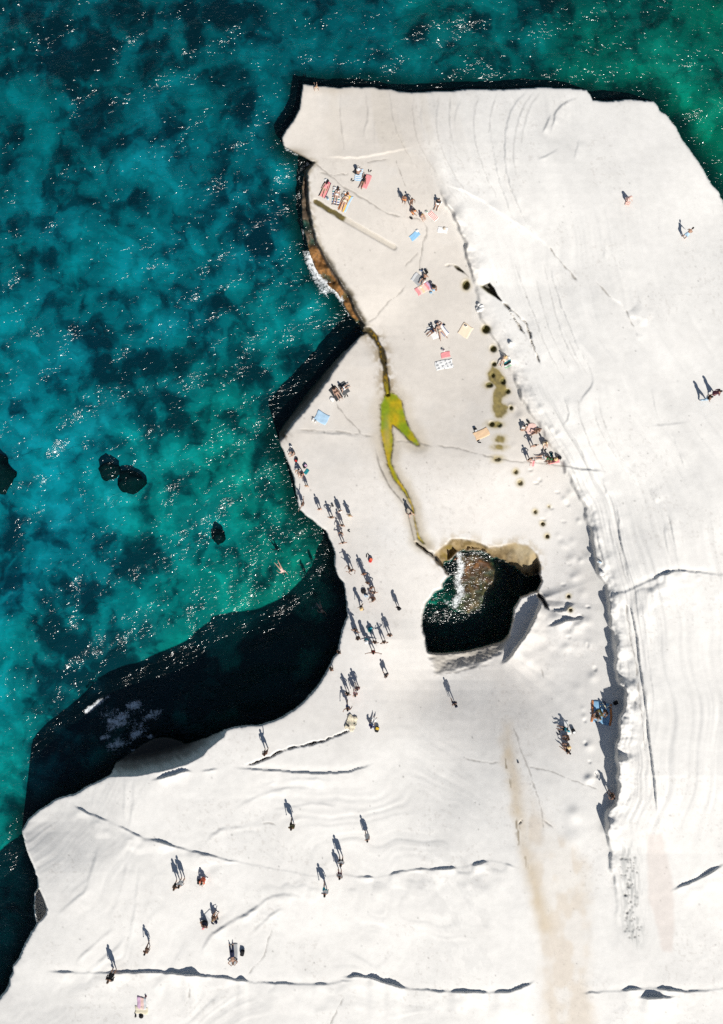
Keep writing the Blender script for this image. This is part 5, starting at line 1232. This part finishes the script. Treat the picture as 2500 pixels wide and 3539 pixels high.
T(1535,1260,60,32,80,'white towel with a grey branching print',['white','grey'],'blot',seed=18)
T(1752,1254,34,20,165,'white and green striped towel at the foot of the ridge',['white','white','teal','black','white','mint'],'halves',seed=19)
T(1665,1499,50,30,66,'plain peach towel left of the moss patches',['peach'],seed=20)
T(1835,1481,40,38,60,'round pink towel below the ridge',['palepink'],round_=True,seed=21)
T(1840,1601,20,14,10,'fringed pink cloth at the feet of a tall bather in black',['palepink','pink'],'long',seed=22)
T(1914,1592,36,20,82,'peach towel under the seated group with the straw hat',['pink'],seed=23)
T(1161,1359,49,29,145,'long black towel nearest the cliff in the west',['charcoal'],seed=24)
T(1189,1342,42,28,150,'second black towel, right of the long black one',['darkgrey'],seed=25)
T(1113,1443,46,37,118,'plain light blue towel on the western point',['paleblue'],seed=26,wr=.02)
T(1060,1630,20,12,38,'small teal towel beside the cliff sitters',['teal'],seed=27)
T(1214,2497,48,34,20,'crumpled beige blanket at the end of the black crack',['cream','beige','charcoal'],'blot',seed=28,wr=.09,ragged=.12,name='blanket',cat='blanket',group=None)
T(705,3042,30,20,30,'white cloth under a person in bright orange',['white'],seed=29,wr=.03)
T(722,3170,44,34,40,'pale grey towel shared by a blond person and a person with a pink cap',['lightgrey','white'],'halves',seed=30)
T(810,3296,66,26,176,'long grey towel with pale edges under a sunbather in jeans',['grey','lightgrey'],'edge',seed=31)
T(491,3466,34,40,90,'pink and lilac towel at the bottom of the slope',['lilac','palepink','lightgrey'],'halves',seed=32,wr=.03)
T(489,3491,24,46,0,'cream towel at the bottom of the slope with a black hat on it',['cream'],seed=33,wr=.02)
T(2079,2463,72,66,8,'light blue blanket with orange edges next to the long ridge',['skyblue','orange'],'edge',seed=34,wr=.04,name='blanket',cat='blanket',group=None)
T(2066,2473,38,34,60,'grey olive blanket draped round a seated person',['grey','olive'],'halves',seed=35,wr=.06,name='blanket',cat='blanket',group=None)
T(2090,2438,30,16,100,'pale yellow cloth on the upper part of the blue blanket',['cream','teal'],'blot',seed=36,wr=.05,name='cloth',cat='cloth',group=None)
T(1950,2514,34,44,80,'white towel beside the row of four people',['white'],seed=37)
T(2169,703,18,16,20,'pale pink cloth beside the huddled figure on the upper slab',['palepink'],seed=38,wr=.04)

# ------------------------------------------------------------------ bags, hats, sandals
def box_ring(z, x, y, k=.25):
    r = []
    for sx, sy in ((1, 1), (-1, 1), (-1, -1), (1, -1)):
        pass
    return [(x * (1 - k), y, z), (-x * (1 - k), y, z), (-x, y * (1 - k), z), (-x, -y * (1 - k), z), (-x * (1 - k), -y, z), (x * (1 - k), -y, z), (x, -y * (1 - k), z), (x, y * (1 - k), z)]
def rings_mesh(name, rings, m, parent):
    n = len(rings[0]); v = [p for r in rings for p in r]; f = []
    for i in range(len(rings) - 1):
        for k in range(n): f.append((i * n + k, i * n + (k + 1) % n, (i + 1) * n + (k + 1) % n, (i + 1) * n + k))
    f.append(tuple(range(n))); f.append(tuple((len(rings) - 1) * n + k for k in range(n)))
    return mesh_obj(name, v, f, m, parent)
def tube_mesh(name, pts, r, m, parent, flat=1.0):
    b = PB(); b.tube([Vector(p) for p in pts], [r] * len(pts), 6, flat=flat)
    o = bpy.data.objects.new(name, b.mesh(name, [m])); COL.objects.link(o); o.parent = parent
    return o
def place(o, px, py, ang, dz=0.0, tilt=0.0):
    o.location = at(px, py, dz); o.rotation_euler = (math.radians(tilt), 0, math.radians(-ang)); return o
def backpack(px, py, ang, col, label, size=1.0, lying=True, pocket=None, dz=0.0, group='bags left on the rock'):
    t = thing('backpack', label, 'backpack', (0, 0, 0), 0, group)
    w, d, h = .16 * size, .10 * size, .44 * size
    rings_mesh('main_compartment', [box_ring(h * z, w * x, d * x) for z, x in ((0, .85), (.04, 1), (.5, 1.04), (.85, .95), (.96, .7), (1, .4))], mat(col), t)
    rings_mesh('front_pocket', [[(x * .78, y * .45 + d * 1.02, z) for x, y, z in box_ring(h * z, w, d)] for z in (.08, .12, .45, .50)], mat(pocket or col), t)
    for s in (-1, 1): tube_mesh('shoulder_strap', [(s * w * .45, -d * .95, h * .9), (s * w * .55, -d * 1.5, h * .65), (s * w * .6, -d * 1.45, h * .3), (s * w * .7, -d * .95, h * .1)], .022 * size, mat('black'), t, .5)
    tube_mesh('top_handle', [(-.04, -d * .6, h * .97), (-.03, -d * .7, h * 1.06), (.03, -d * .7, h * 1.06), (.04, -d * .6, h * .97)], .012, mat('black'), t)
    p = at(px, py, dz); t.location = p
    if lying:
        t.rotation_euler = Matrix.Rotation(math.radians(-ang), 3, 'Z').to_4x4().to_3x3().__matmul__(Matrix.Rotation(math.radians(84), 3, 'X')).to_euler()
        t.location = p + Vector((0, 0, d * 1.25)) - Matrix.Rotation(math.radians(-ang), 3, 'Z') @ Vector((0, -h * .5, 0))
    else: t.rotation_euler = (math.radians(-6), 0, math.radians(-ang))
    return t
def tote(px, py, ang, col, label, size=1.0, strap='black', dz=0.0, round_=False, group='bags left on the rock', spot=None):
    t = thing('beach_bag', label, 'bag', (0, 0, 0), 0, group)
    w, d, h = .21 * size, (.12 if not round_ else .20) * size, (.24 if not round_ else .14) * size
    k = .25 if not round_ else .42
    rings_mesh('bag_body', [box_ring(h * z, w * x, d * y, k) for z, x, y in ((0, .80, .9), (.05, .92, 1), (.5, 1, 1.05), (.9, .98, .75), (1, .94, .45))], mat(col), t)
    for s in (-1, 1): tube_mesh('handle', [(-w * .5, s * d * .5, h * .85), (-w * .42, s * d * .95, h * 1.25), (w * .05, s * d * 1.3, h * 1.30), (w * .42, s * d * .95, h * 1.2), (w * .5, s * d * .5, h * .85)], .014 * max(1, size), mat(strap), t)
    if spot: rings_mesh('folded_cloth', [box_ring(h * z, w * .6, d * .42, .3) for z in (.92, .98, 1.06, 1.1)], mat(spot), t)
    return place(t, px, py, ang, dz + .01)
def loose_hat(px, py, col, label, band='black', r=.21, dz=0.0, ang=0):
    t = thing('sun_hat', label, 'hat', (0, 0, 0), 0, None)
    b = PB(); X_, Y_ = Vector((1, 0, 0)), Vector((0, 1, 0))
    b.loft([(Vector((0, 0, z)), X_, Y_, a, a * .95) for z, a in ((.008, .10), (.0, r), (.012, r), (.022, .10))], 20, False)
    o = bpy.data.objects.new('brim', b.mesh('brim', [mat(col)])); COL.objects.link(o); o.parent = t
    b = PB(); b.loft([(Vector((0, 0, z)), X_, Y_, a, a * 1.1) for z, a in ((.0, .102), (.06, .098), (.10, .075), (.11, .02))], 16)
    o = bpy.data.objects.new('crown', b.mesh('crown', [mat(col)])); COL.objects.link(o); o.parent = t
    b = PB(); b.loft([(Vector((0, 0, z)), X_, Y_, a, a * 1.1) for z, a in ((.016, .105), (.040, .103))], 16, False)
    o = bpy.data.objects.new('hat_band', b.mesh('hat_band', [mat(band)])); COL.objects.link(o); o.parent = t
    return place(t, px, py, ang, dz + .02)
def sandal(px, py, ang, col, label, group, s=1.0):
    t = thing('sandal', label, 'sandal', (0, 0, 0), 0, group)
    out_ = [(.0, -.13), (.035, -.11), (.036, -.03), (.045, .06), (.035, .115), (.0, .135), (-.035, .11), (-.042, .05), (-.033, -.04), (-.034, -.11)]
    rings_mesh('sole', [[(x * s * 1.15, y * s * 1.15, z) for x, y in out_] for z in (.0, .004, .028, .032)], mat(col), t)
    tube_mesh('strap', [(-.05 * s, .0, .02), (-.035 * s, .03, .06), (0, .07 * s, .045), (.035 * s, .03, .06), (.05 * s, .0, .02)], .012, mat(col), t)
    return place(t, px, py, ang, .012)
def pair(px, py, ang, col, where, gap=5, s=1.25):
    a = math.radians(ang)
    for k, w in ((-1, 'left'), (1, 'right')):
        sandal(px + k * gap * math.cos(a), py + k * gap * math.sin(a), ang + k * 9 + (25 if k > 0 else 0), col, w + ' sandal of the dark pair lying ' + where, 'sandals lying ' + where, s)

loose_hat(1127,622,'white','white sun hat by the head of a woman in a pink swimsuit')
tote(1158,651,20,'white','white bag at the top of the striped towel',.85)
tote(1186,678,40,'grey','round grey bag between the striped and the orange towel',1.0,round_=True)
tote(1192,667,10,'white','small white bag above the round grey bag',.7)
tote(1133,687,60,'paleblue','pale blue bag below the pink and navy towel',.85,spot='charcoal')
loose_hat(1255,617,'white','white hat next to a woman in a black swimsuit')
pair(1218,623,40,'black','left of the pale blue striped towel',3.5,1.1)
pair(1278,591,10,'charcoal','above the plain pink towel',3.5,1.1)
tote(1422,755,30,'black','small dark bag below the row of standing people',.8)
tote(1475,734,30,'white','white bag with a green cloth on the pink spotted towel',.8,spot='mint')
loose_hat(1442,797,'white','white hat with a black band on the small light blue towel')
loose_hat(1536,789,'beige','straw coloured hat beside the pale cream towel')
tote(1456,938,15,'white','white bag above the large grey towel',.9,spot='blue')
tote(1474,940,60,'black','black bag above the large grey towel',1.15)
tote(1490,1012,0,'skyblue','light blue bag beside a black sun hat',.7)
tote(1489,1127,20,'black','black bag with a white cloth left of the wide black hat',.95,spot='white')
tote(1536,1123,10,'black','small black bag right of the wide black hat',.6)
tote(1610,1127,20,'white','small white bag on the pale peach towel',.75,spot='charcoal')
tote(1532,1211,30,'white','white bag with a dark red cloth above a pink towel',1.0,spot='plum')
backpack(1643,1486,160,'black','black backpack at the left corner of the plain peach towel',1.05,pocket='lightgrey')
pair(1656,1526,60,'black','below the plain peach towel',4)
tote(1826,1458,50,'black','black bag between the round pink towel and the ridge',.85)
loose_hat(1823,1469,'charcoal','dark hat on the upper left of the round pink towel',r=.17)
tote(1866,1502,80,'black','small black pouch on the lower right of the round pink towel',.5)
tote(1890,1527,30,'brown','dark brown bag next to a blond person in a white shirt',.8)
tote(1876,1537,30,'white','small white bag in front of a blond person in a white shirt',.8)
pair(1881,1553,20,'black','above the seated group with the straw hat',4)
tote(1905,1571,70,'teal','teal and black bag behind the seated group',.9,spot='black')
backpack(1932,1584,0,'black','large black backpack at the right end of the peach towel',1.2,lying=False)
loose_hat(1893,1590,'green','green hat in the middle of the seated group',r=.16)
tote(1148,1380,20,'white','white bag at the corner of the long black towel',1.15,round_=True)
pair(1197,1368,160,'black','below the second black towel',4)
tote(1083,1450,110,'white','white bag with dark handles at the corner of the plain light blue towel',.9)
tote(1092,1457,120,'white','second white bag lower down the edge of the light blue towel',.7)
backpack(1006,1545,20,'white','white bag standing on the cliff edge, topmost of the cliff sitters',.9,lying=False)
backpack(1025,1590,200,'black','black backpack with a red and yellow pocket on the cliff edge',1.05,pocket='red')
backpack(1055,1612,40,'black','black backpack with a lilac pocket behind the cliff sitters',1.1,pocket='lilac')
tote(1150,1747,60,'charcoal','dark bag on its own above the bathers on the inlet side',.8)
pair(1206,1834,80,'charcoal','right of the upper crowd',2.5,1.0)
backpack(1281,1936,20,'red','red backpack lying on the bare rock',1.15,pocket='coral')
pair(1271,1919,150,'black','above the red backpack',4)
tote(1257,2043,10,'black','round black bag beside the standing bathers',1.25,round_=True)
tote(1266,2058,20,'skyblue','blue and white bag below the round black bag',.9,spot='white')
backpack(1279,2175,15,'teal','dark blue backpack lying in the middle of the isthmus crowd',1.25,pocket='turquoise')
backpack(1303,2519,15,'black','black backpack with a yellow pocket beside a person in white trousers',1.3,pocket='yellow')
tote(1203,2506,30,'charcoal','dark bundle at the left end of the crumpled beige blanket',.9)
tote(1228,2502,30,'black','black pouch at the right end of the crumpled beige blanket',.7)
backpack(689,3046,10,'black','black backpack left of a person in bright orange',1.0)
tote(747,3185,40,'navy','navy bag at the lower right of the shared pale grey towel',.85)
tote(753,3173,70,'charcoal','dark pouch right of the blond person on the shared towel',.6)
pair(735,3188,80,'navy','between the shared towel and the navy bag',3.5,1.1)
backpack(839,3290,10,'black','black backpack right of the sunbather in jeans',1.25)
tote(396,3373,30,'black','black bag hanging by a person in a black shirt',.7,dz=.5)
loose_hat(489,3511,'black','round black hat at the bottom of the cream towel',r=.24,dz=.03)
tote(470,3509,80,'black','small black pouch left of the round black hat',.6)
tote(505,3442,20,'plum','small plum cloth bag above the pink and lilac towel',.5)
backpack(2126,2428,60,'black','black bag in the shadow of the long ridge',1.1)
pair(2097,2500,20,'blue','at the lower corner of the blue blanket',5)
tote(2088,2429,70,'navy','navy pouch on the upper edge of the blue blanket',.9)
tote(2105,2443,0,'white','white bag on the right edge of the blue blanket',.9,spot='navy')
backpack(1981,2525,160,'black','black and white backpack right of the row of four people',1.15,pocket='white')
pair(1932,2534,300,'navy','left of the row of four people',4)
tote(1791,2634,120,'navy','tiny dark blue pouch alone on the brown stained rock',.45)
backpack(1572,2430,160,'navy','navy backpack carried by the lone walker in navy',.95,lying=False,dz=.95)
tote(2070,1942,30,'white','white cloth bag at the foot of the ridge, upper of two pale lumps',1.35,spot='paleblue',group=None)

# ------------------------------------------------------------------ boulders on land and under water
def boulder(name, px, py, rx, ry, rz, label, m, seed, cat, group=None, z=None, amp=.3):
    bm = bmesh.new(); bmesh.ops.create_icosphere(bm, subdivisions=3, radius=1)
    for v in bm.verts:
        n = v.co.normalized(); a = np.array([n.x]); b = np.array([n.y]); c = np.array([n.z])
        d = float(fbm(a * 2.2 + c * 1.5 + seed, b * 2.2 - c * .9 + seed * 2, 501, 4, .6)[0])
        v.co = n * (1 + amp * 2 * d)
        v.co.x *= rx; v.co.y *= ry; v.co.z *= rz
    me = bpy.data.meshes.new(name); bm.to_mesh(me); bm.free(); me.materials.append(m)
    me.polygons.foreach_set('use_smooth', [True] * len(me.polygons))
    o = bpy.data.objects.new(name, me); COL.objects.link(o)
    o.location = at(px, py, rz * .25) if z is None else Vector(world_at(px, py, z))
    return tag(o, label, cat, group)
m, nt, bs, out = new_mat('dark_weedy_stone')
tcn = nd(nt, 'ShaderNodeTexCoord'); n_ = nd(nt, 'ShaderNodeTexNoise', Scale=2.5, Detail=6.0); nt.links.new(tcn.outputs['Object'], n_.inputs['Vector'])
rp = nd(nt, 'ShaderNodeValToRGB'); rp.color_ramp.elements[0].position = .4; rp.color_ramp.elements[0].color = (.006, .010, .012, 1); rp.color_ramp.elements[1].position = .75; rp.color_ramp.elements[1].color = (.010, .017, .018, 1)
nt.links.new(n_.outputs[0], rp.inputs[0]); nt.links.new(rp.outputs[0], bs.inputs['Base Color']); bs.inputs['Roughness'].default_value = 1; bs.inputs['Specular IOR Level'].default_value = 0
seam = m
for k, (x, y, rx, ry, lab) in enumerate(((452,1670,1.6,1.35,'larger of the pair of dark sunken rocks in the open water'), (380,1628,1.2,1.05,'smaller of the pair of dark sunken rocks in the open water'), (2,1635,1.7,2.2,'dark sunken rock cut by the left edge'),
        (756,1852,.75,.95,'small dark sunken rock above the swimmer'))):
    boulder('sunken_rock', x, y, rx, ry, 1.15, lab, seam, 3 + k * 7, 'rock', 'dark rocks below the sea surface', z=-2.3 if k < 4 else -3.1, amp=.55)
rw = mat('rockwhite')
boulder('boulder', 2079, 1981, .30, .27, .25, 'small round pale boulder at the foot of the ridge below the white cloth bag', rw, 5, 'boulder', 'pale boulders')
boulder('boulder', 1766, 1186, .22, .2, .2, 'small pale knob of rock on the slope above the striped towel', rw, 8, 'boulder', 'pale boulders')
for k, (dx, dy, r, lab) in enumerate(((-2,-10,.24,'top stone of the heap of white stones'), (6,-4,.26,'right hand stone of the heap of white stones'), (-6,2,.22,'left hand stone of the heap of white stones'), (3,8,.30,'biggest, lowest stone of the heap of white stones'), (-5,11,.22,'lower left stone of the heap of white stones'), (9,5,.20,'lower right stone of the heap of white stones'))):
    boulder('white_stone', 1658 + dx, 1063 + dy, r, r * .85, r * .8, lab, rw, 20 + k * 3, 'stone', 'heap of white stones')
